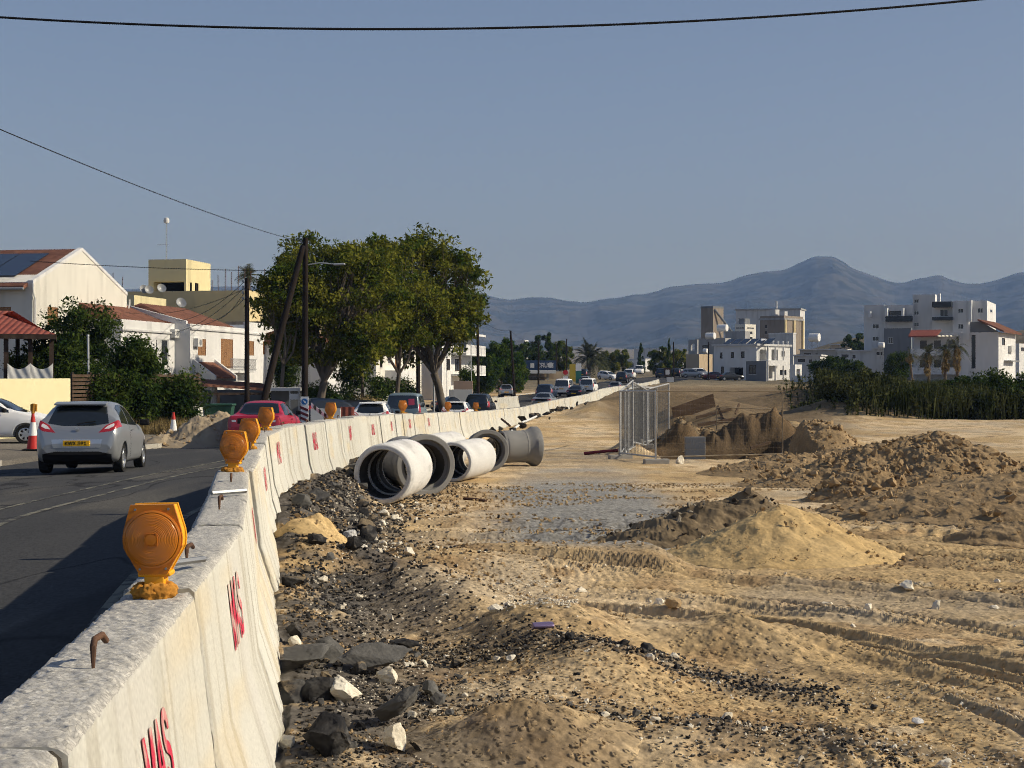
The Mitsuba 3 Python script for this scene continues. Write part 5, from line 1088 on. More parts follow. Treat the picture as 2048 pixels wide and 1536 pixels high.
b = rb('plain_block', 'plain light grey block behind the white villa roof', 1537, 1586, 1592, 668, 320, 'pale_grey'); b.part('rim', box(-.1, b.w+.1, -.1, b.D, b.top+.003, b.top+.3), 'white_wall')
b = rb('plain_block', 'low grey building under the mill tower with roof tanks', 1390, 1450, 1462, 676, 330, 'grey_wall', [('f', 1405, 690, 1416, 705, 'd')])
def tank(X, Y, d, r=.5, L=1.7, yaw=-.6, label=''):
    p = at(X, Y, d); k = thing('water_tank', label, 'water tank'); dd = np.array([math.cos(yaw), math.sin(yaw), 0])
    put('drum', tube([p-dd*L/2, p-dd*L*.47, p+dd*L*.47, p+dd*L/2], [r*.8, r, r, r*.8], 16), 'sign_white', k, 50)
    put('stand', cat_(*[box(p[0]+dd[0]*s*L*.3-.06, p[0]+dd[0]*s*L*.3+.06, p[1]-.06, p[1]+.06, p[2]-r-1.6, p[2]-r*.8) for s in (-1, 1)]), 'metal_grey', k)
tank(1445, 656, 335, .8, 2.4, label='white roof water tank, largest, in front of the dark mill tower'); tank(1421, 672, 328, .75, 2.2, label='white roof water tank below and left of the largest one'); tank(1629, 675, 300, .85, 2.2, label='lone white water tank standing right of the mills')
tank(1527, 683, 240, .45, .9, 0, label='white round tank on the villa roof'); tank(1411, 702, 300, .5, .9, label='small white tank above the tan flank of the gateway'); tank(1763, 690, 210, .4, .8, label='small white tank left of the dark evergreen')
b = rb('gateway', 'grey building with an arched bell opening and a tan sunlit flank at the right kerb', 1372, 1398, 1425, 708, 290, 'tan_wall', c='chapel')
o_ = b.w*.12, b.w*.8
b.part('bell_wall', mf(man(box(o_[0], o_[1], .3, .8, b.top+.003, b.top+2.9))-man(box(o_[0]+.6, o_[1]-.6, 0, 1.2, b.top+.7, b.top+1.7))-m3.Manifold.cylinder(2, (o_[1]-o_[0])/2-.6, -1, 24).rotate([90, 0, 0]).translate([(o_[0]+o_[1])/2, 1.6, b.top+1.7])), 'grey_wall')
b = rb('villa', 'white two storey villa with a shaded front and a sunlit flank of balconies', 1428, 1513, 1580, 691, 238, 'white_wall', [('f', 1440, 705, 1445, 717, 'd'), ('f', 1462, 704, 1468, 716, 'd'), ('f', 1482, 703, 1489, 716, 'd'), ('f', 1442, 733, 1448, 755, 'd'), ('f', 1459, 735, 1486, 757, 'o'), ('r', 1520, 699, 1533, 723, 'o'), ('r', 1543, 699, 1556, 728, 'o'), ('r', 1563, 702, 1570, 713, 'd'), ('r', 1524, 736, 1545, 757, 'o'), ('r', 1560, 740, 1573, 750, 'd')], c='villa', rec=.2)
b.part('cornice', cat_(box(-.3, b.w+.3, -.3, -.003, b.top-.02, b.top+.3), box(b.w+.003, b.w+.3, 0, b.D+.2, b.top-.02, b.top+.3)), 'pale_grey')
b.part('balcony', box(b.w+.003, b.w+1.4, b.D*.12, b.D*.62, b.top-3.3, b.top-2.4), 'white_wall')
b.part('column', cat_(*[cyl((b.w+1.2, b.D*t, b.top-6), (b.w+1.2, b.D*t, b.top-.1), .14, None, 10) for t in (.14, .36, .60)]), 'white_wall', 40)
k = b.part('roof', box(.4, b.w-.4, .5, b.D-.5, b.top+.003, b.top+.2), 'pale_grey')
for j in range(6):
    u = 1.2+j*1.5; m = np.array([(u, .8, b.top+.25), (u+1.2, .8, b.top+.25), (u+1.2, 2.9, b.top+1.15), (u, 2.9, b.top+1.15)]); b.part('solar_panel', (np.vstack([m, m+[0, 0, .07]]), FQ), 'solar', parent=k)
b.part('urn', cat_(*[tr(lathe([(.0001, 0), (.16, 0), (.08, .15), (.2, .4), (.16, .55), (.0001, .6)], 10), None, (b.w-.1, b.D*t, b.top+.3)) for t in (.3, .5, .65, .8, .95)]), 'white_wall', 40)
x0, x1 = (1512-1024)/FPX*226, (1560-1024)/FPX*226; b = rb('villa_annex', 'dark grey annex with a wide garage door before the villa corner', 1492, 1532, 1534, 722, 228, 'slate_wall', [('f', 1498, 730, 1512, 748, 'd')], c='garage')
b = rb('villa_annex', 'small white porch with arched openings right of the villa', 1580, 1590, 1604, 729, 232, 'white_wall', [('r', 1593, 738, 1600, 757, 'o')], c='porch')
x0, x1 = (1588-1024)/FPX*222, (1636-1024)/FPX*222
v = np.array([(x0, 222, .2), (x1, 217, .0), (x1, 217, CZ-(752-HOR)/FPX*217), (x0, 222, CZ-(751-HOR)/FPX*222)]); put('garden_wall', (np.vstack([v, v+[.1, .25, 0]]), FQ), 'white_wall', None, False, 'bright white wall running down in front of the villa porch', 'wall')
for j, (X0, X1, X2, Y, d, m_) in enumerate(((1588, 1640, 1652, 712, 280, 'pale_grey'), (1600, 1690, 1700, 700, 330, 'grey_wall'), (1675, 1745, 1752, 703, 255, 'pale_grey'), (1745, 1790, 1800, 698, 240, 'pale_grey'), (1662, 1700, 1708, 690, 380, 'tan_wall'))):
    b = rb('flat_house', ['low pale flat house right of the villa porch', 'long low grey house below the lone water tank', 'low flat house with a dark strip window left of the evergreen', 'low pale house directly left of the dark evergreen', 'small tan house on the slope below the rocky rise'][j], X0, X1, X2, Y, d, m_, [('f', X0+8, Y+6, X0+22, Y+12, 'd'), ('f', X0+30, Y+7, X0+36, Y+14, 'd')], c='house', yaw=math.radians(-20))
    b.part('roof_slab', box(-.3, b.w+.3, -.4, b.D+.2, b.top+.003, b.top+.28), 'pale_grey')
AY = math.radians(-24)
b = rb('apartment_block', 'modern white apartment block of stepped volumes with dark balcony bands', 1905, 1974, 1992, 601, 250, 'white_wall', [('f', 1916, 617, 1927, 626, 'g'), ('f', 1955, 616, 1966, 626, 'g'), ('r', 1980, 619, 1985, 625, 'g'), ('f', 1916, 648, 1927, 658, 'g')], c='apartment block', yaw=AY)
A = b
def vol(X0, X1, Ytop, dep, m_, wins=(), name='wing', zb=0., back=6.):
    """a further volume of the block; dep metres behind (or before) the main front"""
    A.ext = (0, A.w, dep, A.D); h0, _ = A.hz('f', X0); h1, _ = A.hz('f', X1); _, z1 = A.hz('f', (X0+X1)/2, Ytop)
    A.wall(h0, h1, dep, dep+back, zb, z1, m_, [], name) if not wins else A.wall(h0, h1, dep, dep+back, zb, z1, m_, wins, name)
    return h0, h1, z1
vol(1864, 1904.6, 603, 1.2, 'white_wall', [('f', 1880, 619, 1896, 633, 'g')]); vol(1826, 1870, 589, 2.5, 'pale_grey', [('f', 1828, 598, 1838, 606, 'g'), ('f', 1828, 622, 1838, 630, 'g'), ('f', 1828, 645, 1838, 653, 'g')], back=7)
vol(1768, 1826.4, 610, 2.0, 'pale_grey', [('f', 1778, 622, 1802, 631, 'd')]); vol(1728, 1768.4, 610, 2.6, 'pale_grey', [('f', 1745, 648, 1758, 657, 'g'), ('f', 1745, 673, 1758, 682, 'g')])
def slab(X0, X1, Y0, Y1, dep, th, m_, name):
    A.ext = (0, A.w, dep, A.D); h0, _ = A.hz('f', X0); h1, _ = A.hz('f', X1); _, z1 = A.hz('f', (X0+X1)/2, Y0); _, z0 = A.hz('f', (X0+X1)/2, Y1); A.part(name, box(h0, h1, dep, dep+th, z0, z1), m_)
slab(1771, 1823, 632, 643, .6, 1.35, 'band_dark', 'balcony_front'); slab(1864, 1903, 603, 614, -.9, 2.0, 'band_dark', 'balcony_hood'); slab(1864, 1905, 634, 640, -.9, 2.0, 'band_dark', 'balcony_front'); slab(1938.5, 1943, 600, 643, -1.5, 1.49, 'white_wall', 'fin'); slab(1803, 1807, 616, 632, .2, 1.7, 'white_wall', 'fin'); slab(1770, 1774, 616, 632, .2, 1.7, 'white_wall', 'fin'); slab(1737, 1741, 622, 634, 1.2, 1.3, 'white_wall', 'fin'); slab(1874, 1880, 587, 603, 1.4, .9, 'white_wall', 'fin')
b = rb('slate_block', 'slate grey block with a paired white framed window before the apartments', 1768, 1822, 1824, 656, 236, 'slate_wall', [('f', 1776, 675, 1786, 687, 'g')], c='house', yaw=AY)
b = rb('red_roof_house', 'large grey and white house with a terracotta roof edge, striped pergola and slit window', 1918, 1997, 2031, 664, 205, 'white_wall', [('f', 1943, 670, 1951, 737, 'd'), ('r', 2004, 676, 2010, 690, 'd')], c='house', yaw=math.radians(-28))
b.part('gable', tr(extr(Polygon([(b.w*.28, 0), (b.w, 0), (b.w*.55, 1.55), (b.w*.28, 1.45)]), .3), np.array([[1, 0, 0], [0, 0, 1.], [0, 1, 0]]), [0, .1, b.top+.003]), 'slate_wall')
m = np.array([(b.w*.5, -1.0, b.top+1.62), (b.w+.9, -1.0, b.top-.1), (b.w+.9, b.D, b.top-.1), (b.w*.5, b.D, b.top+1.62)]); b.part('roof', (np.vstack([m, m+[0, 0, .25]]), FQ), 'tile_roof')
b.part('fin', box(b.w*.20, b.w*.27, -.6, -.003, b.top-1.1, b.top+1.5), 'white_wall')
b.part('air_conditioner', box(b.w+.003, b.w+.5, b.D*.55, b.D*.75, b.top-2.7, b.top-1.8), 'metal_white'); b.part('awning', box(b.w+.003, b.w+1.0, b.D*.3, b.D*.85, b.top-4.1, b.top-3.95), 'metal_grey')
u0 = -6.6
b.part('wing', box(u0, -.003, 1.2, 6, 0, b.top+.1), 'pale_grey')
for z in (b.top-3.3, b.top-6.0): b.part('balcony', box(u0-.2, -.2, -.2, .1, z, z+1.0), 'white_wall'); b.part('balcony_slab', box(u0-.2, -.2, .103, 1.197, z, z+.18), 'white_wall')
for z in (b.top-2.2, b.top-5.0):
    for u in (u0+.8, u0+2.8, u0+4.8): k = b.part('window', box(u, u+1.1, 1.14, 1.197, z-.5, z+1.2), 'metal_white'); b.part('pane', box(u+.06, u+1.04, 1.12, 1.137, z-.44, z+1.14), 'window_dark', parent=k)
m = np.array([(u0-.4, -.8, b.top-.6), (u0+3.6, -.8, b.top-.6), (u0+3.9, 1.19, b.top+.3), (u0-.4, 1.19, b.top+.3)]); b.part('canopy_roof', (np.vstack([m, m+[0, 0, .18]]), FQ), 'red_tile')
for j in range(6): b.part('pergola_slat', box(u0+3.8+j*.52, u0+3.95+j*.52, -1.3, 1.2, b.top-.55, b.top-.35), 'cream_wall')
b = rb('white_house', 'white house cut by the right edge of the picture', 2031, 2038, 2075, 687, 228, 'white_wall', [('r', 2042, 695, 2052, 702, 'd')])
# ================= vehicles
for nm, c, mt in (('silver', (.33, .345, .36), .55), ('white', (.74, .74, .73), 0.), ('red', (.36, .012, .035), .1), ('black', (.012, .013, .015), .2), ('navy_paint', (.012, .022, .045), .2), ('teal_grey', (.20, .26, .28), .4), ('grey_paint', (.25, .26, .27), .5), ('maroon', (.10, .012, .015), .2)):
    mat('paint_'+nm, c, .28, .5, metallic=mt, clearcoat=.8, clearcoat_gloss=.92)
mat('car_glass', (.010, .013, .015), .06, .8, clearcoat=1.0, clearcoat_gloss=.97); mat('tyre', (.018, .018, .018), .9, .2); mat('alloy', (.58, .59, .60), .3, .5, metallic=.85)
mat('tail_red', (.36, .012, .018), .12, .7, clearcoat=1.0); mat('lamp_clear', (.62, .60, .60), .12, .7, clearcoat=1.0); mat('plate_yellow', (.72, .40, .015), .5, .3); mat('plate_white', (.75, .75, .72), .5, .3); mat('under_black', (.010, .010, .011), .8, .2)
def pc(pts): a = np.array(pts, float); f = PC(a[:, 0], a[:, 1]); return lambda x: f(np.clip(x, a[0, 0], a[-1, 0]))
KIND = {
 'hatch': dict(L=3.9, W=1.695, wh=.30, ax=(.62, 3.10), gr=.61,
   top=[(0, .60), (.03, .78), (.10, .945), (.17, 1.0), (.46, 1.32), (.62, 1.415), (.85, 1.452), (1.3, 1.475), (1.9, 1.44), (2.3, 1.31), (2.85, 1.00), (3.3, .90), (3.65, .78), (3.84, .64), (3.9, .52)],
   belt=[(0, .56), (.06, .86), (.3, 1.01), (1.0, .975), (2.4, .90), (3.0, .85), (3.6, .72), (3.9, .47)], bot=[(0, .40), (.10, .27), (.5, .19), (3.3, .19), (3.75, .22), (3.9, .36)],
   hw=[(0, .66), (.06, .755), (.22, .825), (.6, .8475), (2.8, .8475), (3.4, .80), (3.75, .68), (3.9, .48)],
   side=[[(.52, 1.02), (.72, 1.32), (.98, 1.385), (1.28, 1.395), (1.28, .985)], [(1.36, .98), (1.36, 1.395), (1.75, 1.375), (2.10, 1.28), (2.60, 1.02), (2.62, .955)]],
   rear=(.99, 1.375, .60, .50), tail=[(.42, .83), (.56, .98), (.80, 1.10), (.86, 1.08), (.86, .97), (.66, .86)], plate=.62),
 'sedan': dict(L=4.3, W=1.68, wh=.30, ax=(.78, 3.35), gr=.62,
   top=[(0, .62), (.03, .84), (.10, .93), (.70, .965), (.80, .98), (1.28, 1.30), (1.55, 1.365), (2.1, 1.385), (2.5, 1.34), (3.05, .98), (3.6, .90), (4.1, .78), (4.25, .6), (4.3, .5)],
   belt=[(0, .58), (.06, .84), (.5, .92), (2.4, .90), (3.2, .86), (4.0, .74), (4.3, .46)], bot=[(0, .42), (.12, .28), (.6, .2), (3.7, .2), (4.1, .24), (4.3, .38)],
   hw=[(0, .74), (.06, .80), (.3, .83), (3.5, .83), (4.1, .76), (4.3, .62)],
   side=[[(1.05, .95), (1.38, 1.28), (1.85, 1.32), (1.85, .94)], [(1.93, .94), (1.93, 1.32), (2.42, 1.28), (2.85, .97), (2.86, .92)]],
   rear=(.985, 1.31, .62, .52), tail=[(.50, .72), (.80, .72), (.81, .86), (.50, .86)], plate=.56),
 'suv': dict(L=4.4, W=1.84, wh=.36, ax=(.80, 3.45), gr=.70,
   top=[(0, .62), (.02, .95), (.06, 1.12), (.28, 1.60), (.45, 1.70), (.9, 1.74), (2.0, 1.72), (2.5, 1.60), (3.05, 1.16), (3.6, 1.06), (4.15, .92), (4.35, .7), (4.4, .55)],
   belt=[(0, .58), (.05, .98), (.4, 1.10), (2.6, 1.05), (3.3, 1.0), (4.1, .85), (4.4, .5)], bot=[(0, .45), (.12, .33), (.6, .26), (3.8, .26), (4.2, .3), (4.4, .42)],
   hw=[(0, .80), (.06, .87), (.3, .91), (3.6, .91), (4.2, .82), (4.4, .66)],
   side=[[(.45, 1.16), (.62, 1.52), (1.2, 1.60), (1.2, 1.12)], [(1.28, 1.12), (1.28, 1.60), (2.3, 1.56), (2.9, 1.14), (2.9, 1.08)]],
   rear=(1.10, 1.62, .74, .64), tail=[(.70, .85), (.88, .85), (.88, 1.25), (.76, 1.25)], plate=.80),
 'van': dict(L=4.9, W=1.90, wh=.34, ax=(.85, 3.90), gr=.76,
   top=[(0, .60), (.02, 1.05), (.06, 1.30), (.20, 1.82), (.40, 1.92), (1.0, 1.95), (3.0, 1.93), (3.5, 1.80), (4.15, 1.20), (4.6, 1.02), (4.85, .75), (4.9, .55)],
   belt=[(0, .58), (.05, 1.05), (.4, 1.15), (3.4, 1.12), (4.2, 1.0), (4.7, .85), (4.9, .5)], bot=[(0, .42), (.12, .32), (.6, .24), (4.2, .24), (4.7, .28), (4.9, .40)],
   hw=[(0, .86), (.06, .91), (.3, .95), (4.0, .95), (4.6, .86), (4.9, .70)],
   side=[[(.42, 1.20), (.52, 1.74), (1.6, 1.80), (1.6, 1.18)], [(1.70, 1.18), (1.70, 1.80), (2.75, 1.79), (2.75, 1.18)], [(2.85, 1.18), (2.85, 1.79), (3.4, 1.74), (4.0, 1.22), (4.0, 1.16)]],
   rear=(1.12, 1.80, .80, .72), tail=[(.82, .85), (.93, .85), (.92, 1.35), (.84, 1.35)], plate=.86)}
def car_body(K, grow=0., n=150, m=15):
    top, belt, bot, hw = (pc(K[k]) for k in ('top', 'belt', 'bot', 'hw'))
    x = K['L']*(1-np.cos(np.linspace(0, np.pi, n)))/2; x = np.unique(np.concatenate([x, np.linspace(0, .7, 36)]))
    rows = []
    for xi in x:
        zt, zb, zl, w = float(top(xi))+grow, float(bot(xi))-grow, min(float(belt(xi)), float(top(xi))-.015), float(hw(xi))+grow
        zl = max(zl, zb+.12); t = sst(.04, .32, zt-zl); wr = w*(.93-(.93-K['gr']/(K['W']/2)*.97)*t)
        wt = w*(.97-.0*t)
        h = [(0, zb), (w*.72, zb), (w*.93, zb+.05), (w*.985, zb+.16), (w, zb+(zl-zb)*.55), (w*.985, zb+(zl-zb)*.85), (wt*.965, zl), (wt*.965+(wr-wt*.965)*.45, zl+(zt-zl)*.48), (wr, zt-.085*t-.012), (wr*.90, zt-.035*t-.006), (wr*.6, zt-.008*t), (0, zt)]
        h = np.array(h); s = np.concatenate([[0], np.cumsum(np.hypot(*np.diff(h, axis=0).T)+.02)]); q = np.linspace(0, s[-1], m*2+2)
        hh = np.column_stack([PC(s, h[:, 0])(q), PC(s, h[:, 1])(q)])
        rows.append(np.vstack([hh, (hh[1:-1]*[-1, 1])[::-1]]))
    R = np.array(rows); P = np.stack([np.repeat(x[:, None], R.shape[1], 1)+np.where(np.arange(len(x))[:, None] == 0, -grow, 0)+np.where(np.arange(len(x))[:, None] == len(x)-1, grow, 0), R[..., 0], R[..., 1]], -1)
    k = R.shape[1]; a = len(x); i, j = np.meshgrid(np.arange(a-1), np.arange(k), indexing='ij')
    q = np.stack([i*k+j, (i+1)*k+j, (i+1)*k+(j+1) % k, i*k+(j+1) % k], -1).reshape(-1, 4); f = np.vstack([q[:, [0, 1, 2]], q[:, [0, 2, 3]]])
    v = P.reshape(-1, 3); c0, c1 = len(v), len(v)+1; v = np.vstack([v, [[-grow, 0, (R[0, :, 1].min()+R[0, :, 1].max())/2]], [[K['L']+grow, 0, (R[-1, :, 1].min()+R[-1, :, 1].max())/2]]]); jj = np.arange(k)
    f = np.vstack([f, np.stack([jj*0+c0, jj, (jj+1) % k], 1), np.stack([jj*0+c1, (a-1)*k+(jj+1) % k, (a-1)*k+jj], 1)])
    M = m3.Manifold(m3.Mesh(v.astype(np.float32), f.astype(np.uint32)))
    if M.volume() < 0: M = m3.Manifold(m3.Mesh(v.astype(np.float32), f[:, ::-1].astype(np.uint32)))
    return M
def prism_y(poly, y0, y1):                                         # polygon in x, z pushed along y
    a = np.array(poly); cs = m3.CrossSection([[tuple(p) for p in (a if Polygon(a).exterior.is_ccw else a[::-1])]])
    return cs.extrude(y1-y0).rotate([90, 0, 0]).translate([0, y1, 0])
def prism_x(poly, x0, x1):                                         # polygon in y, z pushed along x
    a = np.array(poly); cs = m3.CrossSection([[tuple(p) for p in (a if Polygon(a).exterior.is_ccw else a[::-1])]])
    return cs.extrude(x1-x0).rotate([90, 0, 90]).translate([x0, 0, 0])
def wheel(r):
    ty = lathe([(r*.62, -.085), (r*.93, -.095), (r, -.07), (r, .07), (r*.93, .095), (r*.62, .085), (r*.62, -.085)], 40)
    rim = [lathe([(r*.66, .03), (r*.66, .088), (r*.60, .092), (r*.56, .07), (r*.56, .03), (r*.66, .03)], 40), lathe([(.0001, .03), (r*.17, .03), (r*.17, .074), (.0001, .078)], 20)]
    for k in range(7):
        a = 2*np.pi*k/7; m = rbox(-.032, .032, r*.12, r*.6, .04, .072, .008); rim.append(tr(m, rotz(a)))
    back = lathe([(.0001, .0), (r*.6, .0), (r*.6, .012), (.0001, .012)], 24)
    F = np.array([[1, 0, 0], [0, 0, 1.], [0, -1, 0]])                # axle along y, outer side +y
    return tr(ty, F), tr(cat_(rim), F), tr(back, F)
CARS = {}
def car_parts(kind):
    if kind in CARS: return CARS[kind]
    K = KIND[kind]; A = car_body(K); B = car_body(K, .006); C = car_body(K, -.012)
    out = []
    wells = m3.Manifold()
    for ax in K['ax']:
        for s in (1, -1): wells = wells+m3.Manifold.cylinder(.30, K['wh']+.055, -1, 40).rotate([90, 0, 0]).translate([ax, s*(K['W']/2-.12)+.15, K['wh']])
    glass = m3.Manifold()
    for p in K['side']:
        for s in (0, 1): glass = glass+prism_y(p, .3 if s == 0 else -1.5, 1.5 if s == 0 else -.3)
    z0, z1, wa, wb = K['rear']; rp = np.array([(-wa, z0+.03), (-wa*.5, z0-.02), (wa*.5, z0-.02), (wa, z0+.03), (wb, z1-.02), (wb*.6, z1), (-wb*.6, z1), (-wb, z1-.02)])
    rg_ = prism_x(rp, -.2, 1.5 if kind == 'sedan' else 1.05); fz = prism_x(rp*[1.02, 1.0], K['L']*.52, K['L']*.85)
    shell = A-wells-(glass+rg_+fz)*1 if False else A-wells
    out.append(('body', mf(shell), None, 32))
    for p in K['side']:
        for s in (0, 1): out.append(('side_window', mf((B-C) ^ prism_y(p, .3 if s == 0 else -1.5, 1.5 if s == 0 else -.3)), 'car_glass', 32))
    out.append(('rear_window', mf((B-C) ^ rg_), 'car_glass', 32)); out.append(('windscreen', mf((B-C) ^ fz), 'car_glass', 32))
    D = car_body(K, .010)
    for s in (1, -1):
        t = np.array(K['tail'])*[s, 1]; out.append(('tail_light', mf((D-C) ^ prism_x(t, -.2, .42)), 'tail_red', 32))
        c = t.mean(0); out.append(('tail_lens', mf((car_body(K, .014)-C) ^ prism_x((t-c)*.42+c+[-.05*s, -.01], -.2, .42)), 'lamp_clear', 32))
        hl = [(K['L']-.55, .62), (K['L']-.05, .58), (K['L']-.05, .72), (K['L']-.5, .80)]; out.append(('headlight', mf((D-C) ^ prism_y(hl, .3 if s > 0 else -1.5, 1.5 if s > 0 else -.3)), 'lamp_clear', 32))
    w = K['W']/2
    out.append(('bumper_lower', mf((D-C) ^ prism_x([(-w*.80, .1), (w*.80, .1), (w*.80, .40), (w*.5, .455), (-w*.5, .455), (-w*.80, .40)], -.2, .5)), 'under_black', 32))
    out.append(('floor', box(.25, K['L']-.3, -w*.78, w*.78, K['wh']*.62, K['wh']*.8), 'under_black', False))
    pz = K['plate']; px = -.012-.02
    out.append(('number_plate', box(px, px+.06, -.26, .26, pz-.055, pz+.055), 'plate_yellow', False))
    for s in (1, -1):
        mx = K['L']*.635; out.append(('mirror', tr(rbox(0, .11, 0, .20, 0, .13, .03), np.diag([1, s, 1]) if s > 0 else np.diag([1., -1, 1]), [mx, s*(w-.02), float(pc(K['belt'])(mx))+.06]), 'under_black', 40))
        out.append(('door_seam', mf((car_body(K, .0025)-C) ^ (prism_y([(K['side'][-1][0][0]-.045, .3), (K['side'][-1][0][0]-.037, .3), (K['side'][-1][0][0]-.037, 1.5), (K['side'][-1][0][0]-.045, 1.5)], -1.5, 1.5) ^ m3.Manifold.cube([9, 2, .66]).translate([-1, 0 if s > 0 else -2, .28]))), 'under_black', False))
        out.append(('door_handle', box(K['side'][-1][0][0]+.06, K['side'][-1][0][0]+.22, *((w-.03, w+.012) if s > 0 else (-w-.012, -w+.03)), float(pc(K['belt'])(1.4))-.10, float(pc(K['belt'])(1.4))-.075), None, False))
    ty, rm, bk = wheel(K['wh'])
    for ax in K['ax']:
        for s in (1, -1):
            R = np.eye(3) if s > 0 else rotz(np.pi); t = [ax, s*(w-.115), K['wh']]
            out.append(('wheel', tr(rm, R, t), 'alloy', 30)); out.append(('wheel__tyre', tr(ty, R, t), 'tyre', 40)); out.append(('wheel__hub', tr(bk, R, t), 'under_black', False))
    if kind == 'hatch':
        out.append(('spoiler', tr(rbox(-.16, .10, -.52, .52, -.02, .018, .012), roty(-.18), [.52, 0, 1.425]), None, 40))
        out.append(('wiper', tube([(.125, .02, 1.0), (.15, -.12, 1.03), (.175, -.34, 1.055)], .012, 6), 'under_black', 40))
        out.append(('plate_recess', mf((D-C) ^ prism_x([(-.46, .53), (.46, .53), (.50, .70), (-.50, .70)], -.2, .3)), 'alloy', 32)); 
        out.append(('badge', tr(lathe([(.0001, 0), (.04, 0), (.04, .012), (.0001, .014)], 16), roty(-math.pi/2), [.045, 0, .90]), 'alloy', 40))
    if kind == 'sedan': out.append(('rear_panel', mf((car_body(K, .004)-C) ^ prism_x([(-.5, .70), (.5, .70), (.5, .86), (-.5, .86)], -.2, .3)), 'under_black', 32))
    CARS[kind] = [(n_, mikit.ply(m, None, sm), b) for n_, m, b, sm in out if len(m[1])]
    return CARS[kind]
def car(kind, paint, X, d, head, label, sx=1., sz=1., cat='car', group=None, skip=(), plate=None, ground=None, pos=None):
    """rear centre at X, d; head: heading in radians to the right of straight away from the camera"""
    key = thing('parked_car' if cat == 'car' and 'parked' in label else {'car': 'car', 'van': 'van'}.get(cat, 'car'), label, cat, group)
    x = (X-1024)/FPX*d; y = d
    if pos is not None: x, y = pos
    K = KIND[kind]; f = np.array([math.sin(head), math.cos(head)]); l = np.array([-f[1], f[0]])
    za = Hs(*(np.array([x, y])+f*K['ax'][0])); zb = Hs(*(np.array([x, y])+f*K['ax'][1])); sl = (zb-za)/(K['ax'][1]-K['ax'][0])
    M = np.eye(4); M[:3, 0] = np.array([f[0], f[1], sl])*sx; M[:3, 1] = np.array([l[0], l[1], 0]); M[:3, 2] = np.array([0, 0, sz]); M[:3, 3] = [x, y, za-sl*K['ax'][0]+.008]
    ids = {}
    for n_, m, b in car_parts(kind):
        if n_.split('__')[0] in skip: continue
        if '__' in n_: h, t = n_.split('__'); par = ids[h]; put(t, {**m, 'to_world': T(M)}, b, par)
        else: ids[n_] = put(n_, {**m, 'to_world': T(M)}, (plate if n_ == 'number_plate' and plate else b) or 'paint_'+paint, key)
    return key, M
sk, SM = car('hatch', 'silver', 153, 29.0, -.09, 'silver hatchback driving away beside the barrier, yellow rear number plate')
t = meshkit.text_mesh('KWX 391', .07, .002, True); v = np.array(t.vertices); v = np.column_stack([-.036-v[:, 2], .225-v[:, 0]*.98, v[:, 1]+.585]); put('plate_lettering', (v @ SM[:3, :3].T+SM[:3, 3], np.array(t.faces)), 'under_black', sk+'__number_plate')
car('hatch', 'white', 0, 0, 1.50, 'white car seen from its side at the left edge, in front of the yellow wall', 1.08, 1., pos=(-18.3, 45.0))
car('sedan', 'red', 507, 44.0, .02, 'old red saloon with a black rear panel behind the warning lamps', 1., 1.05)
car('hatch', 'white', 739, 63, .03, 'white hatchback in the queue left of the dark van', 1.05)
vk, VM = car('van', 'teal_grey', 805, 75, .03, 'dark van with pale blue sides and a wide black rear window in the queue', cat='van')
mat('pink_sticker', (.42, .05, .10), .5, .4); v, f = mf((car_body(KIND['van'], .016)-car_body(KIND['van'])) ^ prism_x([(-.62, 1.30), (-.30, 1.30), (-.30, 1.62), (-.60, 1.62)], -.2, .5)); put('sticker', (v @ VM[:3, :3].T+VM[:3, 3], f), 'pink_sticker', vk)
car('hatch', 'white', 758, 86, .05, 'white car mostly hidden behind the white hatchback and the dark van', 1.05, 1.02)
car('hatch', 'white', 908, 86, .10, 'low white car in the queue left of the black one', 1.08, .98)
car('suv', 'black', 953, 99, .10, 'black sport utility car in the queue before the second barrier row', 1.02, 1.02)
car('sedan', 'silver', 1082, 122, .18, 'silver saloon half hidden by the barrier in the far queue')
car('suv', 'navy_paint', 1087, 148, .18, 'dark blue car directly behind the far silver saloon')
car('van', 'white', 1123, 168, .2, 'white van in the far queue right of the dark blue car', 1., 1.05, 'van')
car('sedan', 'black', 1147, 156, .2, 'dark low car between the two white vans')
car('van', 'white', 1173, 186, .2, 'white van closest to the barrier in the far queue', .95, 1., 'van')
car('hatch', 'silver', 1168, 214, .22, 'pale car behind the rightmost white van')
car('suv', 'black', 1163, 240, .22, 'dark car at the far head of the queue by the price board')
car('hatch', 'grey_paint', 1228, 184, .25, 'grey car showing only its roof over the far barrier')
car('suv', 'black', 1242, 226, .22, 'black car alone on the far rising road')
car('suv', 'white', 1256, 250, .22, 'white car just beyond the lone black car on the rising road')
car('hatch', 'white', 1200, 242, 2.4, 'white parked car under the big date palm', 1.0, 1.0)
car('van', 'white', 1280, 330, 3.3, 'white oncoming van below the lone cypress', 1., 1.05, 'van')
car('suv', 'silver', 1363, 262, 1.75, 'white parked car, left of two before the chapel', .95, .95); car('suv', 'white', 1381, 264, 1.75, 'white parked car, right of two before the chapel', .95, 1.)
car('suv', 'navy_paint', 1320, 262, .3, 'dark blue parked car at the right kerb by the yellow green tree'); car('suv', 'black', 1350, 268, .3, 'black parked car left of the two white ones before the chapel')
car('sedan', 'maroon', 1405, 240, 1.4, 'dark red parked car left of the white villa'); car('sedan', 'black', 1436, 232, 1.3, 'dark parked car in front of the white villa')
car('hatch', 'silver', 1013, 163, -.05, 'silver car on the side lane under the green kerb trees', 1.05)
car('suv', 'navy_paint', 606, 82, 1.25, 'dark blue parked car left of the first trunk behind the striped board', .98, .92); car('suv', 'black', 668, 83.5, 1.3, 'black parked car right behind the first tree trunk', .98, .92)
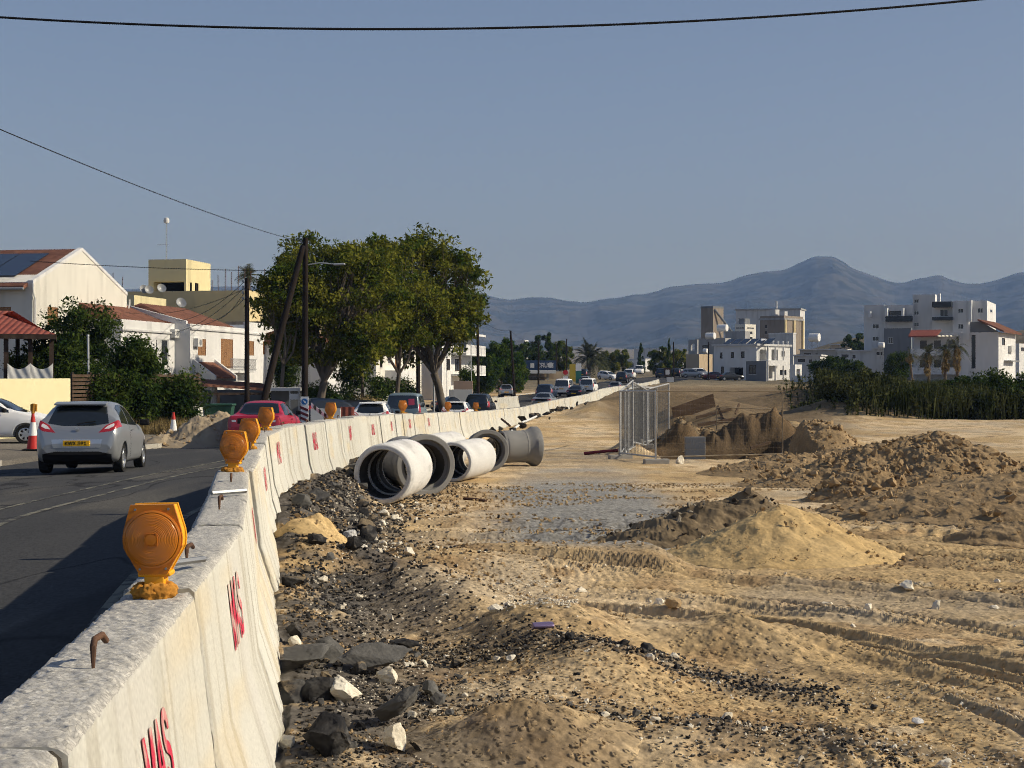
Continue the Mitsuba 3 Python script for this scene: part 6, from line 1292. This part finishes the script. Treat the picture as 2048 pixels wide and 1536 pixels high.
car('sedan', 'navy_paint', 866, 112, 1.2, 'dark parked car between the right trunk and the pole')

# ================= poles, wires, signs
mat('pole_wood', proc(lambda p, n, uv: mix((.011, .008, .007), (.030, .022, .018), noise(p.x*9, p.y*9, p.z*.7))), .9, .15)
mat('wire', (.012, .012, .013), .6, .3); mat('insulator', (.35, .36, .37), .4, .5); mat('zinc', (.45, .47, .49), .5, .5, metallic=.5)
def pole(X, d, Y, label, r=.15, X2=None, arms=0):
    p = g_at(X, d); q = at(X2 or X, Y, d); k = thing('utility_pole', label, 'utility pole')
    put('shaft', tube([p-[0, 0, .4], (p+q)/2, q], [r*1.15, r, r*.82], 12), 'pole_wood', k, 40)
    for j in range(arms):
        z = q-[0, 0, .25+.33*j]; put('insulator', tr(lathe([(.0001, 0), (.05, .0), (.065, .05), (.05, .13), (.0001, .15)], 12), None, z+[-.24, 0, 0]), 'insulator', k, 40)
        put('bracket', tube([z+[0, 0, 0], z+[-.24, 0, -.02]], .02, 6), 'metal_grey', k)
    return k, q
P1 = at(610, 478, 80); k, q = pole(609, 80, 476, 'tall dark wooden pole with a leaning stay, nearest of the poles', .17, 611, 3)
a, c = at(606, 492, 79.4), g_at(512, 77); k2 = thing('stay_pole', 'leaning dark timber stay propping the nearest tall pole', 'stay pole'); put('shaft', tube([c-[0, 0, .3], (a+c)/2, a], [.20, .18, .15], 12), 'pole_wood', k2, 40)
z = at(614, 530, 80); put('lamp_arm', tube([z, z+[.7, 0, .12], z+[1.5, 0, .05]], .035, 7), 'zinc', k); put('lamp_head', tr(rbox(0, .65, -.12, .12, -.06, .06, .04), roty(-.03), z+[1.45, 0, .03]), 'zinc', k, 40)
P2 = pole(494, 84, 556, 'dark wooden pole in front of the white row houses', .14, None, 4)[1]
P3 = pole(837, 108, 584, 'dark wooden pole before the crown of the right spreading tree', .15, 835)[1]
P4 = pole(957, 146, 632, 'dark wooden pole beside the balconied house', .15, 955, 2)[1]
P5 = pole(1030, 160, 661, 'slightly leaning pole by the green kerb trees', .13, 1021)[1]
P6 = pole(1077, 205, 682, 'dark pole in front of the filling station canopy', .13)[1]
for X, d, Y, s in ((1113, 250, 689, 'thin dark pole right of the filling station'), (1133, 262, 678, 'dark pole left of the big date palm'), (1347, 250, 684, 'dark pole at the right kerb beside the thin cypress'), (1417, 236, 684, 'dark pole at the left corner of the white villa'), (1312, 300, 700, 'thin dark pole before the right kerb trees')): pole(X, d, Y, s, .12)
for X, d, Y, Yb, s in ((178, 58, 672, 0, 'thin pale steel post in front of the dark garden trees'), (944, 132, 690, 0, 'pale post beside the clipped green shrub')):
    p = g_at(X, d); k = thing('steel_post', s, 'post'); put('shaft', tube([p-[0, 0, .2], at(X-2, Y, d)], .045, 8), 'zinc', k, 40); put('cap', tr(lathe([(.0001, 0), (.055, 0), (.05, .05), (.0001, .07)], 12), None, at(X-2, Y, d)), 'zinc', k, 40)
k = thing('street_lamp', 'grey street lamp with a curved arm in front of the right spreading tree', 'street lamp'); p = g_at(868, 106)
put('shaft', tube([p-[0, 0, .2], at(867, 662, 106), at(869, 640, 106), at(876, 618, 106), at(884, 608, 106)], [.07, .06, .05, .05, .045], 8), 'zinc', k, 40); put('lamp_head', tr(rbox(0, .7, -.12, .12, -.06, .06, .04), roty(-.5), at(882, 610, 106)), 'zinc', k, 40)
def wire(a, c, sag, label, r=.012, n=40):
    t = np.linspace(0, 1, n)[:, None]; p = np.asarray(a)*(1-t)+np.asarray(c)*t; p[:, 2] -= sag*4*(t*(1-t))[:, 0]
    put('overhead_wire', tube(p, r, 6), 'wire', None, True, label, 'wire')
a, m, c = at(-300, 12, 23), at(830, 58, 23), at(2350, -46, 23)
wire(a, c, (a[2]*(1-.43)+c[2]*.43-m[2])/(4*.43*.57), 'thick dark cable sagging across the top of the picture', .019, 90)
wire(at(-160, 190, 30), P1-[.25, 0, .15], .25, 'long wire falling from the upper left to the nearest tall pole', .014, 60)
wire(at(60, 522, 88), at(760, 540, 93), .25, 'thin wire running level from the gabled house into the tree', .022)
for j, (X0, Y0, d0) in enumerate(((352, 642, 105), (345, 665, 104), (420, 640, 108), (380, 650, 105))): wire(P2-[.2, 0, .25+.33*j], at(X0, Y0, d0), .5, 'house wire from the second pole, '+['highest', 'second', 'third', 'lowest'][j]+' of four', .018)
wire(P2-[.1, 0, .6], at(250, 625, 100), .6, 'wire from the second pole passing over the left row house roof', .014); wire(P4, P5, .5, 'wire between the balcony house pole and the leaning pole', .014); wire(P5, P6, .6, 'wire between the leaning pole and the filling station pole', .014); wire(P1-[0, 0, .4], P3, .8, 'wire from the nearest tall pole towards the tree', .014)
# traffic cones
mat('cone_red', (.50, .028, .022), .5, .4); mat('cone_white', (.78, .78, .76), .5, .4)
def cone_(X, d, label, h=1.0, topper=False):
    p = g_at(X, d); k = thing('traffic_cone', label, 'traffic cone')
    R = lambda z: .17-(.135)*z/h
    for nm, z0, z1, m_ in (('lower_band', .04, .40*h, 'cone_red'), ('white_band', .40*h+.001, .76*h, 'cone_white'), ('tip', .76*h+.001, h, 'cone_red')):
        put(nm, tr(lathe([(.0001, z0), (R(z0), z0), (R(z1), z1), (.0001, z1)], 28), None, p), m_, k, 40)
    put('base', tr(rbox(-.23, .23, -.23, .23, 0, .045, .015), None, p), 'under_black', k, 40)
    if topper: put('topper', tr(cat_(cyl((0, 0, h), (.02, 0, h+.26), .05, .045), tr(rbox(-.09, .09, -.03, .03, 0, .2, .02), None, [.02, 0, h+.05])), None, p), 'lamp_foam', k, 40)
cone_(66, 39, 'red and white traffic cone with a lamp on top, left of the silver car', 1.0, True); cone_(347, 47.5, 'red and white traffic cone before the grey earth pile', 1.0)
# striped delineator board and plastic barriers
p = at(609, 850, 44); k = thing('delineator_board', 'upright board with red stripes under a white panel with a blue arrow disc', 'sign')
put('panel', box(p[0]-.12, p[0]+.12, 44, 44.03, p[2]-.35, p[2]+.86), 'sign_white', k)
put('disc', tr(lathe([(.0001, 0), (.095, 0), (.095, .008), (.0001, .008)], 28), rotx(math.pi/2), [p[0], 43.995, p[2]+.71]), 'sign_blue', k, 30)
put('arrow', tr(extr(Polygon([(-.012, .06), (.012, .06), (.012, -.02), (.04, -.02), (0, -.065), (-.04, -.02), (-.012, -.02)]), .004), rotx(math.pi/2) @ rotz(.8), [p[0], 43.984, p[2]+.71]), 'sign_white', k)
for j in range(5):
    z = p[2]+.50-.16*j; v = np.array([(p[0]-.118, 43.985, z), (p[0]+.118, 43.985, z-.10), (p[0]+.118, 43.985, z-.02), (p[0]-.118, 43.985, z+.08)]); put('stripe', (np.vstack([v, v+[0, .01, 0]]), FQ), 'maroon_stripe' if 'mat_maroon_stripe' in scene else mat('maroon_stripe', (.09, .012, .02), .5, .3), k)
a, c = at(622, 814, 47), at(664, 846, 46); dd = c-a; k = thing('striped_plank', 'slanting striped warning plank right of the delineator board', 'barrier plank')
for j in range(8): s0, s1 = a+dd*j/8, a+dd*(j+.97)/8; v = np.array([s0, s1, s1+[0, 0, .14], s0+[0, 0, .14]]); put('stripe', (np.vstack([v, v+[0, .04, 0]]), FQ), 'black_plastic' if j % 2 else 'sign_white', k)
def plastic(X0, X1, Y, d, m_, label):
    x0, x1 = (X0-1024)/FPX*d, (X1-1024)/FPX*d; z0 = Hs(x0, d); h = CZ-(Y-HOR)/FPX*d-z0
    v = extr(Polygon([(-.24, 0), (.24, 0), (.20, .25*h), (.10, .5*h), (.09, h), (-.09, h), (-.10, .5*h), (-.20, .25*h)]), x1-x0); v = tr(v, np.array([[0, 0, 1.], [1, 0, 0], [0, 1, 0]]), [x0, d, z0])
    k = thing('plastic_barrier', label, 'plastic barrier'); put('shell', v, m_, k, 30); put('slot', cat_(*[box(x0+(x1-x0)*t-.12, x0+(x1-x0)*t+.12, d-.215, d-.18, z0+.3*h, z0+.4*h) for t in (.25, .75)]), 'under_black', k)
plastic(622, 681, 817, 58, 'metal_white', 'white plastic barrier behind the slanting striped plank'); plastic(681, 708, 814, 60, 'red_tile', 'dark red plastic barrier left of the white hatchback')
p = g_at(436, 66); k = thing('waste_bin', 'green wheeled waste bin at the end of the white garden wall', 'waste bin'); mat('bin_green', (.02, .07, .045), .5, .4)
put('tub', tr(extr(Polygon([(-.45, 0), (.45, 0), (.62, 1.05), (-.62, 1.05)]), .8), np.array([[1, 0, 0], [0, 0, 1.], [0, 1, 0]]), p+[0, 0, .12]), 'bin_green', k); put('lid', tr(rbox(-.68, .68, -.05, .86, 1.18, 1.28, .04), None, p), 'bin_green', k, 40); put('wheel', cat_(*[tr(cyl((x, y, .1), (x+.06, y, .1), .1), None, p) for x in (-.4, .34) for y in (.1, .7)]), 'tyre', k, 40)
p = g_at(1340, 226); k = thing('notice_board', 'small grey notice board past the far tip of the barrier', 'sign'); put('panel', box(p[0]-.5, p[0]+.6, 226, 226.05, p[2]+.1, p[2]+.85), 'pale_grey', k); put('post', box(p[0]-.05, p[0]+.05, 226.06, 226.12, p[2]-.2, p[2]+.8), 'metal_grey', k)
p = g_at(1335, 240); k = thing('notice_board', 'dark framed board with a pale poster near the right kerb pole', 'sign'); put('panel', box(p[0]-.6, p[0]+.6, 240, 240.06, p[2]+.5, p[2]+2.0), 'dark_wood', k); put('poster', box(p[0]-.35, p[0]+.35, 239.96, 239.99, p[2]+.9, p[2]+1.7), 'pale_grey', k)

# ================= temporary wire fence by the trench
mat('fence_zinc', proc(lambda p, n, uv: mix((.30, .31, .32), (.46, .47, .47), noise(p.x*6, p.y*6, p.z*3))), .55, .5, metallic=.3); mat('fence_wire', (.13, .135, .14), .6, .4, metallic=.3); mat('fence_rust', proc(lambda p, n, uv: mix((.10, .075, .05), (.22, .18, .13), noise(p.x*6, p.y*6, p.z*3))), .8, .3)
def panel(a, c, label, h=1.98, m_='fence_zinc', wires=True, brace=False, dz=0., mid=False):
    a, c = np.array(a, float), np.array(c, float); k = thing('wire_fence', label, 'wire fence')
    za, zc = Hs(*a)+.06+dz, Hs(*c)+.06+dz; A0, C0 = np.array([*a, za]), np.array([*c, zc]); up = np.array([0, 0, h]); r = .026 if m_ == 'fence_zinc' else .021
    put('frame', cat_(tube([A0, A0+up], r, 8), tube([C0, C0+up], r, 8), tube([A0+up, C0+up], r, 8), tube([A0+[0, 0, .12], C0+[0, 0, .12]], r, 8), *([tube([A0+up*.5, C0+up*.5], r*.8, 8)] if mid else [])), m_, k, 40)
    if wires:
        L = np.linalg.norm(c-a); n = int(L/(.11 if m_ == 'fence_zinc' else .16)); ms = []
        for j in range(1, n): q = A0+(C0-A0)*j/n; ms.append(tube([q+[0, 0, .12], q+up], (.004 if m_ == 'fence_zinc' else .0014), 4))
        for j in range(1, 10): q = np.array([0, 0, .12+(h-.12)*j/10]); ms.append(tube([A0+q, C0+q], .002, 4))
        put('mesh_wire', cat_(ms), 'fence_wire' if m_ == 'fence_zinc' else m_, k, kind='stuff')
    if brace: put('brace', tube([A0+up, A0+(C0-A0)*.45+[0, 0, .1]], r*.8, 8), m_, k, 40)
    return A0, C0
panel((3.25, 43.6), (4.06, 41.0), 'short oblique fence panel at the near left corner of the trench', m_='fence_zinc')
panel((4.08, 41.0), (8.02, 43.0), 'long rusty fence panel across the front of the trench', m_='fence_rust')
panel((3.27, 43.7), (3.95, 47.4), 'bright zinc fence panel seen edge on, leftmost of the stacked ones'); panel((3.42, 43.8), (4.15, 47.6), 'second zinc fence panel seen edge on from the left'); panel((3.55, 44.2), (4.34, 48.0), 'third zinc fence panel seen edge on from the left')
panel((3.75, 45.0), (4.55, 48.9), 'fourth zinc fence panel seen edge on from the left'); panel((4.4, 48.9), (5.3, 53.0), 'zinc fence panel further along the left side of the trench', brace=True); panel((4.75, 50.5), (6.0, 55.5), 'farthest zinc fence panel behind the others', dz=.1)
panel((7.9, 56), (10.6, 57), 'low rusty guard panel lying inside the trench', h=1.1, m_='fence_rust', wires=False, mid=True)
mat('foot_block', proc(lambda p, n, uv: mix((.20, .19, .175), (.34, .33, .31), fbm(p.x*9, p.y*9, p.z*9, 3))), .9, .2)
for j, (x, y, yaw) in enumerate(((3.25, 43.5, .3), (4.07, 40.9, .2), (3.9, 47.3, .1), (4.4, 48.8, 0), (8.0, 42.9, .2))):
    k = thing('concrete_block', ['concrete fence foot at the left corner', 'concrete fence foot under the middle post', 'concrete fence foot below the stacked panels', 'concrete fence foot at the second corner', 'concrete fence foot at the right end post'][j], 'concrete block')
    z = Hs(x, y); put('block', tr(rbox(-.36, .36, -.11, .11, -.03, .13, .015), rotz(yaw), [x, y, z]), 'foot_block', k, 40)
for j, (X0, Y0, X1, Y1, d0, d1, w, s) in enumerate(((1345, 828, 1428, 800, 0, 0, .7, 'broad brown shoring board slanting down into the trench'), (1395, 850, 1470, 838, 56, 57, .16, 'plank lying across the trench'), (1392, 835, 1462, 818, 58, 60, .14, 'upper plank across the trench'), (1435, 812, 1446, 838, 58, 58, .12, 'upright post standing in the trench'), (1470, 828, 1478, 808, 57, 57, .1, 'short slanting stake at the trench edge'), (1500, 896, 1540, 884, 44.5, 45.5, .1, 'grey plank on the trench edge behind the fence'))):
    a = hit(X0, max(Y0, Y1)+4, 44); dm = a[1]-.7; a, c = at(X0, Y0, dm+(Y0 < Y1)), at(X1, Y1, dm+.6); dd = c-a; u = dd/np.linalg.norm(dd); s_ = np.cross(u, [0, 1, .3]); s_ /= np.linalg.norm(s_); n3 = np.cross(u, s_)
    v = np.array([a-s_*w/2, c-s_*w/2, c+s_*w/2, a+s_*w/2]); put('plank', (np.vstack([v, v+n3*.05]), FQ), 'plank_wood', None, False, s, 'plank')
p = at(1392, 880, 46); put('concrete_slab', rbox(p[0]-.35, p[0]+.3, 46, 46.15, p[2]-1.2, p[2]+.1, .02), 'slate_wall', None, 40, 'grey concrete wall face inside the trench', 'slab')
mat('tarp_blue', (.03, .09, .14), .6, .3); p = hit(1372, 818, 44)+[0, 0, .2]; v, f = stone(17, 16, .5); put('tarpaulin', (v*[.5, .4, .35]+p, f), 'tarp_blue', None, 40, 'small dark blue tarpaulin bundle behind the trench', 'tarpaulin')
def rod(X0, Y0, X1, Y1, d0, d1, r, m_, label, c='rod', name='rod'):
    a, b_ = at(X0, Y0, d0), at(X1, Y1, d1)
    for q in (a, b_): q[2] = float(H0(q[:1], q[1:2])[0])+r*.9
    put(name, tube([a, (a+b_)/2+[0, 0, .01], b_], r, 8), m_, None, 40, label, c)
rod(928, 998, 972, 1003, 23.6, 23.1, .022, 'rust', 'rusty rod on the earth right of the nearest pipe'); rod(1168, 862, 1236, 859, 47, 47, .05, 'maroon_stripe', 'dark pipe lying left of the fence', 'pipe', 'thin_pipe')
a, b_ = at(1020, 852, 38), at(1003, 838, 38.5); put('steel_stake', tube([a, b_], .03, 7), 'rust', None, 40, 'short dark stake leaning over the flared pipe', 'stake')
q = np.random.default_rng(41)
for j in range(3):                                                   # pale battens along the barrier foot further on
    y0 = 62+j*9; put('batten', tube([[float(xb(y0))+1.2, y0, Hs(float(xb(y0))+1.2, y0)+.15], [float(xb(y0+8))+1.25, y0+8, Hs(float(xb(y0+8))+1.25, y0+8)+.2]], .06, 6), 'pale_grey', None, 40, 'long pale batten along the barrier foot, '+['nearest', 'middle', 'farthest'][j]+' of three', 'batten')
for j in range(46):
    y = 48+q.random()**1.2*75; x = float(xb(y))+.5+abs(q.normal(0, .8)); place('asphalt_chunk', SLB[int(q.integers(6))] if q.random() < .5 else STN[int(q.integers(6))], 'asphalt_lump', x, y, q.uniform(.12, .38), 'dark upturned lump in the rubble strip far along the barrier', 'asphalt chunk', 'far asphalt lumps', .1, .9)
# ================= the air between
scene['haze'] = {'type': 'cube', 'to_world': T().translate([0, 3500, 330]).scale([5200, 4300, 370]), 'bsdf': {'type': 'null'}, 'interior': {'type': 'ref', 'id': 'air'}}
lab('haze', kind='stuff')
